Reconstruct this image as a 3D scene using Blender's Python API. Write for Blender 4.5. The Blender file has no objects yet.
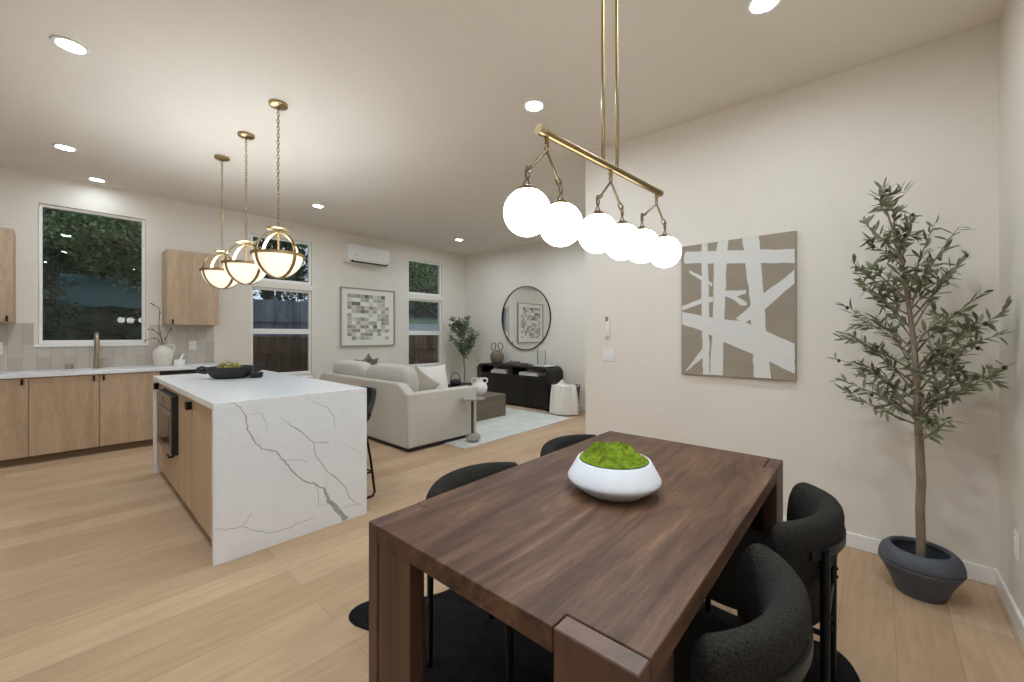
import bpy, bmesh, math, random
from mathutils import Vector, Matrix, noise as mnoise
PI = math.pi
R = math.radians
sc = bpy.context.scene
COL = sc.collection
random.seed(7)

# ------------------------------------------------------------------ materials
def S(r, g, b):
    def c(v):
        v /= 255.0
        return v / 12.92 if v <= .04045 else ((v + .055) / 1.055) ** 2.4
    return (c(r), c(g), c(b), 1)

def new_mat(name):
    m = bpy.data.materials.new(name); m.use_nodes = True
    nt = m.node_tree
    return m, nt, nt.nodes['Principled BSDF']

def coords(nt, scale=(1, 1, 1), rot=(0, 0, 0), loc=(0, 0, 0)):
    tc = nt.nodes.new('ShaderNodeTexCoord'); mp = nt.nodes.new('ShaderNodeMapping')
    nt.links.new(tc.outputs['Object'], mp.inputs['Vector'])
    mp.inputs['Scale'].default_value = scale; mp.inputs['Rotation'].default_value = rot; mp.inputs['Location'].default_value = loc
    return mp.outputs['Vector']

def noise_node(nt, vec, scale, detail=4, rough=.55, dist=0):
    n = nt.nodes.new('ShaderNodeTexNoise')
    n.inputs['Scale'].default_value = scale; n.inputs['Detail'].default_value = detail
    n.inputs['Roughness'].default_value = rough; n.inputs['Distortion'].default_value = dist
    nt.links.new(vec, n.inputs['Vector'])
    return n.outputs['Fac']

def ramp(nt, fac, stops):
    r = nt.nodes.new('ShaderNodeValToRGB')
    els = r.color_ramp.elements
    while len(els) < len(stops): els.new(.5)
    for e, (p, c) in zip(els, stops): e.position = p; e.color = c
    nt.links.new(fac, r.inputs['Fac'])
    return r.outputs['Color']

def mix(nt, a, b, fac, mode='MIX'):
    m = nt.nodes.new('ShaderNodeMix'); m.data_type = 'RGBA'; m.blend_type = mode
    for sock, v in ((m.inputs[6], a), (m.inputs[7], b), (m.inputs[0], fac)):
        if hasattr(v, 'is_output'): nt.links.new(v, sock)
        else: sock.default_value = v
    return m.outputs[2]

def bump(nt, bsdf, h, strength=.2, dist=.01):
    b = nt.nodes.new('ShaderNodeBump'); b.inputs['Strength'].default_value = strength; b.inputs['Distance'].default_value = dist
    nt.links.new(h, b.inputs['Height']); nt.links.new(b.outputs['Normal'], bsdf.inputs['Normal'])

def mat(name, col, rough=.5, metal=0, var=0, vscale=8, stretch=(1, 1, 1), bmp=0, bscale=60, bdist=.005, spec=.5, sheen=0):
    m, nt, b = new_mat(name)
    b.inputs['Roughness'].default_value = rough; b.inputs['Metallic'].default_value = metal
    b.inputs['Specular IOR Level'].default_value = spec
    if sheen: b.inputs['Sheen Weight'].default_value = sheen
    v = coords(nt, stretch)
    n = noise_node(nt, v, vscale)
    k = var if var else .02
    lo = tuple(c * (1 - k) for c in col[:3]) + (1,); hi = tuple(min(1, c * (1 + k)) for c in col[:3]) + (1,)
    nt.links.new(ramp(nt, n, [(.3, lo), (.7, hi)]), b.inputs['Base Color'])
    if bmp: bump(nt, b, noise_node(nt, coords(nt), bscale, 3), bmp, bdist)
    return m

def emit(name, col, strength, base=None):
    m, nt, b = new_mat(name)
    b.inputs['Base Color'].default_value = base or col
    b.inputs['Emission Color'].default_value = col; b.inputs['Emission Strength'].default_value = strength
    b.inputs['Roughness'].default_value = .25
    return m

def glass_pane(name, tint=(.93, .95, .95, 1), ior=1.52):
    m = bpy.data.materials.new(name); m.use_nodes = True
    nt = m.node_tree; nt.nodes.clear()
    o = nt.nodes.new('ShaderNodeOutputMaterial'); t = nt.nodes.new('ShaderNodeBsdfTransparent'); g = nt.nodes.new('ShaderNodeBsdfGlossy')
    f = nt.nodes.new('ShaderNodeFresnel'); x = nt.nodes.new('ShaderNodeMixShader')
    t.inputs['Color'].default_value = tint; g.inputs['Roughness'].default_value = 0; f.inputs['IOR'].default_value = ior
    nt.links.new(f.outputs[0], x.inputs[0]); nt.links.new(t.outputs[0], x.inputs[1]); nt.links.new(g.outputs[0], x.inputs[2])
    nt.links.new(x.outputs[0], o.inputs['Surface'])
    return m

def wood(name, dark, light, axis, scale=6, rough=.5, k=14, bmp=.05, contrast=(.3, .72)):
    m, nt, b = new_mat(name)
    st = [k, k, k]; st[axis] = 1
    v = coords(nt, tuple(x / 4 for x in st))
    n1 = noise_node(nt, v, scale, 6, .6, .6)
    n2 = noise_node(nt, coords(nt, tuple(x * 1.5 for x in st)), scale * 2, 3, .6)
    c = ramp(nt, n1, [(contrast[0], dark), (contrast[1], light)])
    c2 = ramp(nt, n2, [(.3, (.86, .86, .86, 1)), (.7, (1.06, 1.06, 1.06, 1))])
    nt.links.new(mix(nt, c, c2, 1.0, 'MULTIPLY'), b.inputs['Base Color'])
    b.inputs['Roughness'].default_value = rough
    if bmp: bump(nt, b, n2, bmp, .003)
    return m

def floor_mat():
    m, nt, b = new_mat('oak_floor')
    v = coords(nt, loc=(.37, .05, 0))
    br = nt.nodes.new('ShaderNodeTexBrick')
    nt.links.new(v, br.inputs['Vector'])
    br.inputs['Scale'].default_value = 1; br.inputs['Brick Width'].default_value = 1.9; br.inputs['Row Height'].default_value = .19
    br.inputs['Mortar Size'].default_value = .0012; br.inputs['Mortar Smooth'].default_value = .3; br.offset = .37
    br.inputs['Color1'].default_value = S(182, 153, 122); br.inputs['Color2'].default_value = S(199, 171, 140); br.inputs['Mortar'].default_value = S(146, 122, 98)
    br.inputs['Bias'].default_value = -.1
    g = noise_node(nt, coords(nt, (1.2, 12, 1)), 3, 6, .62, .5)
    gc = ramp(nt, g, [(.28, (.86, .84, .82, 1)), (.72, (1.05, 1.05, 1.05, 1))])
    g2 = noise_node(nt, coords(nt, (1, 2.2, 1)), 1.6, 3, .5)
    gc2 = ramp(nt, g2, [(.3, (.93, .92, .91, 1)), (.7, (1.04, 1.04, 1.04, 1))])
    c = mix(nt, br.outputs['Color'], gc, 1.0, 'MULTIPLY'); c = mix(nt, c, gc2, 1.0, 'MULTIPLY')
    nt.links.new(c, b.inputs['Base Color']); b.inputs['Roughness'].default_value = .8
    bump(nt, b, g, .03, .002)
    return m

def tile_mat():
    m, nt, b = new_mat('greige_tile')
    v = coords(nt, rot=(R(-90), 0, R(90)))
    tc = nt.nodes.new('ShaderNodeTexCoord'); sx = nt.nodes.new('ShaderNodeSeparateXYZ'); cx = nt.nodes.new('ShaderNodeCombineXYZ')
    nt.links.new(tc.outputs['Object'], sx.inputs[0]); nt.links.new(sx.outputs['Z'], cx.inputs['X']); nt.links.new(sx.outputs['X'], cx.inputs['Y'])
    br = nt.nodes.new('ShaderNodeTexBrick'); nt.links.new(cx.outputs[0], br.inputs['Vector'])
    br.inputs['Scale'].default_value = 1; br.inputs['Brick Width'].default_value = .3; br.inputs['Row Height'].default_value = .1
    br.inputs['Mortar Size'].default_value = .0015; br.offset = 0.5
    br.inputs['Color1'].default_value = S(176, 166, 154); br.inputs['Color2'].default_value = S(194, 185, 173); br.inputs['Mortar'].default_value = S(150, 142, 132)
    nt.links.new(br.outputs['Color'], b.inputs['Base Color']); b.inputs['Roughness'].default_value = .25
    return m

def table_mat(name='dark_acacia', rot=0):
    m, nt, b = new_mat(name)
    v = coords(nt, (.5, 4.2, 4.2), rot=(0, 0, rot))
    w = noise_node(nt, v, 2.4, 9, .66, 1.6)
    c = ramp(nt, w, [(.25, S(50, 33, 23)), (.42, S(77, 54, 39)), (.55, S(97, 71, 54)), (.75, S(124, 95, 74))])
    fine = noise_node(nt, coords(nt, (3, 30, 30), rot=(0, 0, rot)), 4, 6, .7, 1.2)
    fc = ramp(nt, fine, [(.3, (.70, .69, .68, 1)), (.7, (1.2, 1.2, 1.2, 1))])
    wv = nt.nodes.new('ShaderNodeTexWave'); wv.wave_type = 'RINGS'; wv.inputs['Scale'].default_value = 1.5
    wv.inputs['Distortion'].default_value = 7; wv.inputs['Detail'].default_value = 3; wv.inputs['Detail Scale'].default_value = 1.3
    nt.links.new(coords(nt, (.8, 3.0, 3.0), rot=(0, 0, rot), loc=(.5, .6, 0)), wv.inputs['Vector'])
    wc = ramp(nt, wv.outputs['Fac'], [(.0, (.84, .83, .82, 1)), (.5, (1.03, 1.03, 1.03, 1)), (1, (.98, .98, .98, 1))])
    c = mix(nt, c, fc, 1.0, 'MULTIPLY'); c = mix(nt, c, wc, 1.0, 'MULTIPLY')
    nt.links.new(c, b.inputs['Base Color']); b.inputs['Roughness'].default_value = .5; b.inputs['Specular IOR Level'].default_value = .25
    bump(nt, b, fine, .06, .003)
    return m

def quartz_mat():
    m, nt, b = new_mat('white_quartz')
    n = noise_node(nt, coords(nt, (1, 1, 1)), 2.2, 5, .6, 1.5)
    c = ramp(nt, n, [(.35, S(231, 234, 236)), (.485, S(229, 232, 234)), (.5, S(227, 229, 230)), (.515, S(229, 232, 234)), (.8, S(233, 236, 238))])
    nt.links.new(c, b.inputs['Base Color']); b.inputs['Roughness'].default_value = .22
    return m

M = {}
M['wall'] = mat('warm_white_paint', S(224, 217, 206), .75, var=.01, spec=.2)
M['ceil'] = mat('ceiling_paint', S(222, 215, 204), .85, var=.01, spec=.1)
M['trim'] = mat('white_trim', S(232, 230, 225), .45)
M['floor'] = floor_mat()
M['tile'] = tile_mat()
M['oak'] = wood('cabinet_oak', S(170, 143, 114), S(197, 171, 143), 2, 3.2, .5, 10)
M['oak_side'] = wood('cabinet_oak_edge', S(160, 134, 106), S(188, 162, 134), 2, 3.2, .5, 10)
M['kick'] = mat('toe_kick', S(120, 98, 76), .6)
M['quartz'] = quartz_mat()
M['vein'] = mat('quartz_vein', S(166, 168, 166), .25, var=.12, vscale=30)
M['black'] = mat('black_metal', S(24, 24, 25), .4, .6)
M['blackm'] = mat('matte_black', S(30, 29, 28), .6)
M['brass'] = mat('aged_brass', S(164, 142, 104), .32, 1, var=.05)
M['brass_dark'] = mat('antique_brass', S(134, 113, 77), .32, 1, var=.08)
M['brass_arm'] = mat('dark_antique_brass', S(112, 98, 77), .35, 1, var=.08)
M['nickel'] = mat('champagne_metal', S(168, 154, 132), .3, 1)
M['steel'] = mat('steel', S(150, 147, 142), .3, .9)
M['darkglass'] = mat('oven_glass', S(40, 34, 30), .08)
M['globe'] = emit('opal_globe', (.97, .98, .97, 1), 10.5, (.9, .88, .84, 1))
M['bowlglass'] = emit('opal_bowl', (1, .88, .70, 1), .5, (.9, .85, .78, 1))
M['led'] = emit('led_disc', (.82, .95, 1.08, 1), 250)
M['led_mid'] = emit('led_disc_dimmed', (.82, .95, 1.08, 1), 165)
M['led_high'] = emit('led_disc_high', (.82, .95, 1.08, 1), 330)  # stronger disc for the added living room fill downlights
M['led_low'] = emit('led_disc_low', (.82, .95, 1.08, 1), 40)
M['bulb'] = emit('lamp_inside', (.88, .95, 1, 1), 22)
M['glass'] = glass_pane('window_glass', (.93, .95, .95, 1), 1.32)
M['clear'] = glass_pane('clear_glass', (.97, .98, .97, 1), 1.12)
M['mirror'] = mat('mirror_silver', (.86, .86, .85, 1), .01, 1, var=.001)
M['table'] = table_mat('dark_acacia', 0)
M['table_y'] = table_mat('dark_acacia_cross', R(90))
def table_vert():
    return wood('dark_acacia_leg', S(54, 35, 25), S(104, 74, 55), 2, 3, .48, 9, .06)
M['table_leg'] = table_vert()
M['boucle'] = mat('charcoal_boucle', S(42, 40, 37), .95, var=.5, vscale=190, bmp=1, bscale=115, bdist=.006, spec=.15)
M['seatfab'] = mat('black_seat_fabric', S(46, 44, 42), .95, var=.25, vscale=190, bmp=.7, bscale=170, bdist=.005, spec=.12)
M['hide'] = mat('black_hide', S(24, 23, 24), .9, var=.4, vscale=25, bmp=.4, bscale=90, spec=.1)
M['bowl'] = mat('white_ceramic', S(216, 222, 229), .35)
M['moss'] = mat('green_moss', S(106, 126, 32), .95, var=.5, vscale=45, bmp=1, bscale=160, bdist=.01, spec=.1)
M['pot'] = mat('slate_blue_pot', S(74, 77, 84), .6, var=.12, vscale=14, bmp=.15, bscale=50)
M['soil'] = mat('dark_soil', S(32, 29, 30), .95, var=.3, vscale=60)
M['bark'] = mat('olive_bark', S(132, 116, 96), .85, var=.25, vscale=30, stretch=(1, 1, .25), bmp=.5, bscale=70)
M['leaf'] = mat('olive_leaf', S(112, 117, 88), .55, var=.35, vscale=11)
M['olive'] = mat('black_olive', S(34, 32, 34), .35)
M['canvas'] = mat('taupe_canvas', S(152, 140, 123), .85, var=.05, vscale=9, bmp=.1, bscale=300)
M['paintw'] = mat('white_brush_paint', S(214, 212, 207), .7, var=.02, vscale=20, stretch=(1, 1, 6), bmp=.12, bscale=40)
M['sofa'] = mat('oatmeal_linen', S(201, 197, 188), .92, var=.05, vscale=120, bmp=.15, bscale=350, spec=.15)
M['pillow_w'] = mat('white_linen', S(232, 229, 223), .9, var=.02, bmp=.1, bscale=200, spec=.15)
M['tweed'] = mat('taupe_tweed', S(172, 163, 150), .95, var=.18, vscale=150, bmp=.3, bscale=200, spec=.1)
M['pat'] = mat('grey_pattern_fabric', S(110, 104, 98), .9, var=.75, vscale=24)
M['plinth'] = mat('black_plinth', S(24, 20, 17), .6)
M['rug'] = mat('pale_rug', S(206, 206, 198), .95, var=.08, vscale=5, bmp=.3, bscale=200, spec=.1)
M['coffee'] = wood('taupe_wood', S(98, 86, 74), S(122, 109, 95), 0, 4, .55, 9)
M['espresso'] = wood('espresso_wood', S(22, 16, 12), S(31, 24, 19), 2, 4, .42, 9)
M['cream'] = mat('cream_stoneware', S(214, 206, 194), .7, var=.05, vscale=20)
M['wicker'] = mat('grey_wicker', S(122, 108, 92), .85, var=.4, vscale=40, stretch=(1, 1, 5), bmp=.8, bscale=80)
M['basket'] = mat('dark_basket', S(84, 72, 60), .85, var=.4, vscale=40, stretch=(1, 1, 5), bmp=.8, bscale=80)
M['throw'] = mat('white_throw', S(226, 222, 213), .95, var=.03, bmp=.3, bscale=120, spec=.1)
M['paper'] = mat('art_paper', S(226, 224, 215), .8, var=.01)
M['page'] = mat('book_pages', S(214, 209, 198), .8)
M['frame'] = mat('brown_grey_frame', S(160, 150, 136), .5)
M['white'] = mat('white_plastic', S(230, 229, 225), .4)
M['grey'] = mat('grey_plastic', S(120, 120, 118), .5)
M['castiron'] = mat('black_cast_iron', S(30, 29, 28), .55, var=.15, bmp=.2, bscale=150)
M['yellow'] = mat('yellow_green_blossom', S(172, 164, 70), .8, var=.3, vscale=40)
M['twig'] = mat('brown_twig', S(84, 70, 56), .8)
M['dkleaf'] = mat('dark_leaf', S(82, 104, 72), .6, var=.35, vscale=14)
M['crystal'] = mat('clear_glass_stone', S(170, 168, 162), .12, .3, var=.3, vscale=20)
M['stool'] = mat('black_leather', S(40, 38, 36), .5, var=.1, vscale=30)
M['fence'] = wood('grey_weathered_boards', S(84, 88, 96), S(142, 146, 154), 2, 3, .85, 8)
M['fence_b'] = wood('brown_fence_boards', S(74, 56, 44), S(128, 98, 76), 2, 3, .85, 8)
M['tree_l'] = mat('garden_leaf', S(112, 134, 84), .7, var=.6, vscale=3)
M['tree_d'] = mat('garden_leaf_dark', S(62, 80, 54), .8, var=.6, vscale=3)
M['tree_bark'] = mat('garden_bark', S(74, 66, 58), .9, var=.3, vscale=8)
M['hedge_far'] = mat('dull_hedge', S(72, 74, 66), .9, var=.5, vscale=1.5)
M['teal'] = mat('teal_tarp', S(44, 104, 108), .6, var=.15, vscale=2)
M['lawn'] = mat('lawn', S(96, 108, 86), .95, var=.25, vscale=2)
M['road'] = mat('blue_grey_drive', S(136, 138, 138), .8, var=.05)
M['ground'] = mat('dark_ground', S(70, 64, 54), .95, var=.3, vscale=2)
for i, c in enumerate([(206, 205, 194), (186, 184, 172), (170, 167, 155), (152, 148, 138), (114, 110, 104), (206, 196, 184)]):
    M['sw%d' % i] = mat('swatch_%s' % 'abcdef'[i], S(*c), .8, var=.15, vscale=90)

# ------------------------------------------------------------------ mesh helpers
def nb(): return bmesh.new()

def _merge(bm, tmp, mi=0):
    for f in tmp.faces: f.material_index = mi
    me = bpy.data.meshes.new('t'); tmp.to_mesh(me); tmp.free()
    bm.from_mesh(me); bpy.data.meshes.remove(me)
    return bm

def box(bm, x0, x1, y0, y1, z0, z1, bev=0, seg=2, mi=0, mtx=None):
    t = bmesh.new()
    bmesh.ops.create_cube(t, size=1)
    for v in t.verts:
        v.co = Vector(((x0 + x1) / 2 + v.co.x * (x1 - x0), (y0 + y1) / 2 + v.co.y * (y1 - y0), (z0 + z1) / 2 + v.co.z * (z1 - z0)))
    if bev: bmesh.ops.bevel(t, geom=t.edges[:], offset=bev, segments=seg, affect='EDGES', profile=.5)
    if mtx is not None: t.transform(mtx)
    return _merge(bm, t, mi)

def tube(bm, pts, r, n=10, closed=False, mi=0):
    pts = [Vector(p) for p in pts]; k = len(pts)
    rs = r if isinstance(r, (list, tuple)) else [r] * k
    t = bmesh.new(); rings = []; up = None
    for i, p in enumerate(pts):
        a = pts[i - 1] if (i or closed) else p
        c = pts[(i + 1) % k] if (i < k - 1 or closed) else p
        d = (c - a).normalized()
        if up is None:
            up = Vector((0, 0, 1)) if abs(d.z) < .9 else Vector((1, 0, 0))
        u = (up - d * up.dot(d))
        if u.length < 1e-6: u = d.orthogonal()
        u.normalize(); w = d.cross(u); up = u
        rings.append([t.verts.new(p + (u * math.cos(2 * PI * j / n) + w * math.sin(2 * PI * j / n)) * rs[i]) for j in range(n)])
    for i in range(k if closed else k - 1):
        A, B = rings[i], rings[(i + 1) % k]
        for j in range(n):
            t.faces.new((A[j], A[(j + 1) % n], B[(j + 1) % n], B[j]))
    if not closed:
        t.faces.new(list(reversed(rings[0]))); t.faces.new(rings[-1])
    bmesh.ops.recalc_face_normals(t, faces=t.faces[:])
    return _merge(bm, t, mi)

def lathe(bm, prof, n=32, c=(0, 0, 0), mi=0, sx=1, sy=1):
    t = bmesh.new(); rings = []
    for r, z in prof:
        if r < 1e-5: rings.append([t.verts.new((c[0], c[1], c[2] + z))])
        else: rings.append([t.verts.new((c[0] + sx * r * math.cos(2 * PI * j / n), c[1] + sy * r * math.sin(2 * PI * j / n), c[2] + z)) for j in range(n)])
    for A, B in zip(rings, rings[1:]):
        for j in range(n):
            a, b = A[j % len(A)], A[(j + 1) % len(A)]; d, e = B[j % len(B)], B[(j + 1) % len(B)]
            vs = []
            for v in (a, b, e, d):
                if v not in vs: vs.append(v)
            if len(vs) > 2: t.faces.new(vs)
    bmesh.ops.recalc_face_normals(t, faces=t.faces[:])
    return _merge(bm, t, mi)

def ball(bm, c, r, n=24, mi=0, sc_=(1, 1, 1)):
    t = bmesh.new(); bmesh.ops.create_uvsphere(t, u_segments=n, v_segments=n // 2, radius=r)
    for v in t.verts: v.co = Vector((c[0] + v.co.x * sc_[0], c[1] + v.co.y * sc_[1], c[2] + v.co.z * sc_[2]))
    return _merge(bm, t, mi)

def softbox(bm, x0, x1, y0, y1, z0, z1, p=6, cuts=7, mtx=None, bulge=0):
    t = bmesh.new(); bmesh.ops.create_cube(t, size=2)
    bmesh.ops.subdivide_edges(t, edges=t.edges[:], cuts=cuts, use_grid_fill=True)
    h = Vector(((x1 - x0) / 2, (y1 - y0) / 2, (z1 - z0) / 2)); c = Vector(((x0 + x1) / 2, (y0 + y1) / 2, (z0 + z1) / 2))
    for v in t.verts:
        k = (abs(v.co.x) ** p + abs(v.co.y) ** p + abs(v.co.z) ** p) ** (1 / p)
        q = v.co / k
        if bulge: q = q * (1 + bulge * (1 - q.x ** 2) * (1 - q.y ** 2)) if abs(q.z) > .5 else q
        v.co = Vector((c.x + q.x * h.x, c.y + q.y * h.y, c.z + q.z * h.z))
    if mtx is not None: t.transform(mtx)
    return _merge(bm, t)

def pillow(bm, w, h, th, mtx, n=16):
    t = bmesh.new(); g = {}
    for s in (1, -1):
        for i in range(n + 1):
            for j in range(n + 1):
                u, v = -1 + 2 * i / n, -1 + 2 * j / n
                edge = i in (0, n) or j in (0, n)
                if edge and s == -1: g[s, i, j] = g[1, i, j]; continue
                x = u * w / 2 * (1 - .09 * (1 - v * v)); y = v * h / 2 * (1 - .09 * (1 - u * u))
                z = s * th / 2 * (max(0, (1 - u * u) * (1 - v * v))) ** .42
                z += .006 * mnoise.noise(Vector((u * 2.3, v * 2.3, s * 3)))*(0 if edge else 1)
                g[s, i, j] = t.verts.new((x, y, z))
    for s in (1, -1):
        for i in range(n):
            for j in range(n):
                q = [g[s, i, j], g[s, i + 1, j], g[s, i + 1, j + 1], g[s, i, j + 1]]
                try: t.faces.new(q if s == 1 else list(reversed(q)))
                except ValueError: pass
    t.transform(mtx)
    return _merge(bm, t)

def poly(bm, pts, off, mi=0):
    """flat outline pts (Vectors) thickened by the vector off"""
    t = bmesh.new(); off = Vector(off)
    a = [t.verts.new(Vector(p)) for p in pts]; b = [t.verts.new(Vector(p) + off) for p in pts]
    t.faces.new(a); t.faces.new(list(reversed(b))); k = len(a)
    for i in range(k): t.faces.new((a[i], b[i], b[(i + 1) % k], a[(i + 1) % k]))
    bmesh.ops.recalc_face_normals(t, faces=t.faces[:])
    return _merge(bm, t, mi)

def leaf(bm, base, d, nrm, ln, wd, curl=.15):
    d = d.normalized(); s = d.cross(nrm)
    if s.length < 1e-4: s = d.orthogonal()
    s.normalize(); nn = s.cross(d).normalized()
    P = lambda a, b, c: bm.verts.new(base + d * (a * ln) + s * (b * wd) + nn * (c * ln))
    v0 = P(0, 0, 0); a1 = P(.33, .42, .02); c1 = P(.33, 0, -.02); b1 = P(.33, -.42, .02)
    a2 = P(.68, .4, .0 - curl * .4); c2 = P(.68, 0, -.03 - curl * .4); b2 = P(.68, -.4, -curl * .4); v3 = P(1, 0, -curl)
    for f in ((v0, c1, a1), (v0, b1, c1), (c1, c2, a2, a1), (b1, b2, c2, c1), (c2, v3, a2), (b2, v3, c2)): bm.faces.new(f)

def obj(name, bm, m, parent=None, smooth=40, loc=None, rot=None):
    me = bpy.data.meshes.new(name)
    bm.to_mesh(me); bm.free()
    for x in (m if isinstance(m, (list, tuple)) else [m]): me.materials.append(x)
    if smooth:
        me.polygons.foreach_set('use_smooth', [True] * len(me.polygons))
        try: me.set_sharp_from_angle(angle=R(smooth))
        except Exception: pass
    o = bpy.data.objects.new(name, me); COL.objects.link(o)
    if parent: o.parent = parent
    if loc: o.location = loc
    if rot: o.rotation_euler = rot
    return o

def tag(o, label, cat, group=None, kind=None):
    o['label'] = label; o['category'] = cat
    if group: o['group'] = group
    if kind: o['kind'] = kind
    return o

def thing(name, label, cat, loc=(0, 0, 0), rz=0, group=None):
    o = bpy.data.objects.new(name, None); COL.objects.link(o)
    o.empty_display_size = .1; o.location = loc; o.rotation_euler = (0, 0, rz)
    return tag(o, label, cat, group)

def struct(name, bm, m, parent=None, smooth=0):
    o = obj(name, bm, m, parent, smooth)
    if not parent: o['kind'] = 'structure'
    return o

def dup(root, loc, rz, label):
    r = root.copy(); COL.objects.link(r); r.location = loc; r.rotation_euler = (0, 0, rz); r['label'] = label
    for ch in list(root.children):
        c = ch.copy(); COL.objects.link(c); c.parent = r
        for g in list(ch.children):
            d = g.copy(); COL.objects.link(d); d.parent = c
    return r

def T(x, y, z, rx=0, ry=0, rz=0):
    return Matrix.Translation((x, y, z)) @ Matrix.Rotation(rz, 4, 'Z') @ Matrix.Rotation(ry, 4, 'Y') @ Matrix.Rotation(rx, 4, 'X')

def ceil_z(y): return 2.93 + .0205 * y

# ------------------------------------------------------------------ the room
XL, YF, XA, YA, XM, YW = -2.3, -.456, 3.243, 2.02, 6.0, 6.85
b = nb(); box(b, XL - .15, XM + .15, YF - .15, YW + .15, -.1, 0); struct('floor', b, M['floor'])
b = nb(); box(b, XL - .15, XM + .15, YF - .15, YW + .15, 0, .12)
for v in b.verts: v.co.z += ceil_z(v.co.y)
struct('ceiling', b, M['ceil'])
WT = 3.3
OPEN = [(-.19, .69, 1.195, 2.755), (1.845, 2.71, .665, 2.015), (1.845, 2.71, 2.105, 2.80), (4.53, 5.36, .665, 2.015), (4.53, 5.36, 2.105, 2.80)]
b = nb()
xs = sorted({XL - .15, XM + .15} | {o[0] for o in OPEN} | {o[1] for o in OPEN})
for x0, x1 in zip(xs, xs[1:]):
    zs = [0]
    for o in OPEN:
        if o[0] <= x0 and x1 <= o[1]: zs += [o[2], o[3]]
    zs = sorted(zs) + [WT]
    for z0, z1 in zip(zs[::2], zs[1::2]): box(b, x0, x1, YW, YW + .15, z0, z1)
bmesh.ops.remove_doubles(b, verts=b.verts[:], dist=1e-4)
struct('wall_back', b, M['wall'])
b = nb(); box(b, XM, XM + .15, YA, YW, 0, WT); struct('wall_far', b, M['wall'])
b = nb(); box(b, XA, XM + .15, YF - .15, YA, 0, WT); struct('wall_right', b, M['wall'])
b = nb(); box(b, XL - .15, XA, YF - .15, YF, 0, WT); struct('wall_side', b, M['wall'])
b = nb(); box(b, XL - .15, XL, YF, YW, 0, WT); struct('wall_left', b, M['wall'])
bb = .09
def base(name, x0, x1, y0, y1):
    b = nb(); box(b, x0, x1, y0, y1, 0, bb, .004, 1); struct(name, b, M['trim'])
base('baseboard_right', XA - .014, XA, YF, YA)
base('baseboard_side', XL, XA - .014, YF, YF + .014)
base('baseboard_far', XM - .014, XM, YA, YW - .014)
base('baseboard_back', 1.42, XM - .014, YW - .014, YW)
base('baseboard_left', XL, XL + .014, YF + .014, 6.2)

def window(n, o, rail=None, sill=False, fw=.035):
    x0, x1, z0, z1 = o; y0, y1 = YW + .03, YW + .085
    root = bpy.data.objects.new('window_%d' % n, None); COL.objects.link(root); root['kind'] = 'structure'
    b = nb()
    e = .002
    box(b, x0 + e, x0 + fw, y0, y1, z0 + e, z1 - e, .003, 1); box(b, x1 - fw, x1 - e, y0, y1, z0 + e, z1 - e, .003, 1)
    box(b, x0 + fw, x1 - fw, y0, y1, z0 + e, z0 + fw + .015, .003, 1); box(b, x0 + fw, x1 - fw, y0, y1, z1 - fw, z1 - e, .003, 1)
    obj('window_frame', b, M['trim'], root, 0)
    spans = [(z0 + fw + .01, z1 - fw)]
    if rail:
        b = nb(); box(b, x0 + fw, x1 - fw, y0 - .005, y1 - .01, rail[0], rail[1], .003, 1); obj('meeting_rail', b, M['trim'], root, 0)
        spans = [(z0 + fw + .01, rail[0]), (rail[1], z1 - fw)]
    for s in spans:
        b = nb(); box(b, x0 + fw, x1 - fw, y0 + .028, y0 + .034, s[0], s[1]); obj('pane', b, M['glass'], root, 0)
    if sill:
        b = nb(); box(b, x0 - .03, x1 + .03, YW - .03, YW + .028, z0 - .028, z0 - .001, .004, 1); obj('window_sill', b, M['trim'], root, 0)
window(1, OPEN[0], sill=True, fw=.03)
window(2, OPEN[1], rail=(1.315, 1.395)); window(3, OPEN[2])
window(4, OPEN[3], rail=(1.30, 1.385)); window(5, OPEN[4])

# tile splashback: around the kitchen window
b = nb()
box(b, XL, -.223, YW - .012, YW, .915, 1.43); box(b, -.223, .723, YW - .012, YW, .915, 1.166); box(b, .723, 1.398, YW - .012, YW, .915, 1.43)
struct('trim_1', b, M['tile'])

# ------------------------------------------------------------------ recessed downlights
LED_N = [0]
def downlight_proto():
    t = thing('recessed_downlight', '', 'ceiling light', group='recessed ceiling downlights')
    b = nb(); lathe(b, [(.058, -.002), (.062, -.006), (.078, -.005), (.08, 0), (.078, .004), (.058, .004), (.058, -.002)], 32); obj('trim_ring', b, M['white'], t)
    b = nb(); lathe(b, [(0, -.001), (.0575, -.001), (.0575, .004), (0, .004)], 32); obj('diffuser', b, M['led'], t)
    return t
dl = downlight_proto()
spots = [(.026, 3.52, 'large lit downlight high above the kitchen sink run, nearest one over the aisle'),
         (.006, 5.61, 'lit downlight above and in front of the kitchen window'),
         (.252, 6.58, 'lit downlight close to the wall above the right half of the kitchen window'),
         (2.302, 5.62, 'lit downlight on the ceiling just left of the wall air conditioner'),
         (4.858, 5.71, 'lit downlight over the living room corner, above the olive plant'),
         (2.29, 1.86, 'lit downlight above the left end of the globe chandelier bar'),
         (2.31, .42, 'lit downlight cut by the top edge above the dining table'),
         (0, 1.75, 'added fill downlight behind the viewpoint over the open floor'),  # from here on: unseen downlights added to brighten the room
         (4.85, 3.9, 'added fill downlight over the rug, hidden behind the chandelier globes'),
         (-1.3, 3.5, 'added fill downlight beyond the island aisle outside the view'),
         (1.15, .12, 'added fill downlight above the near dining chairs, out of the view'),
         (-.3, .1, 'added fill downlight just behind the viewpoint beside the corner wall'),
         (4.6, 2.6, 'added fill downlight over the part of the living room hidden by the painting wall')]
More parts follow.
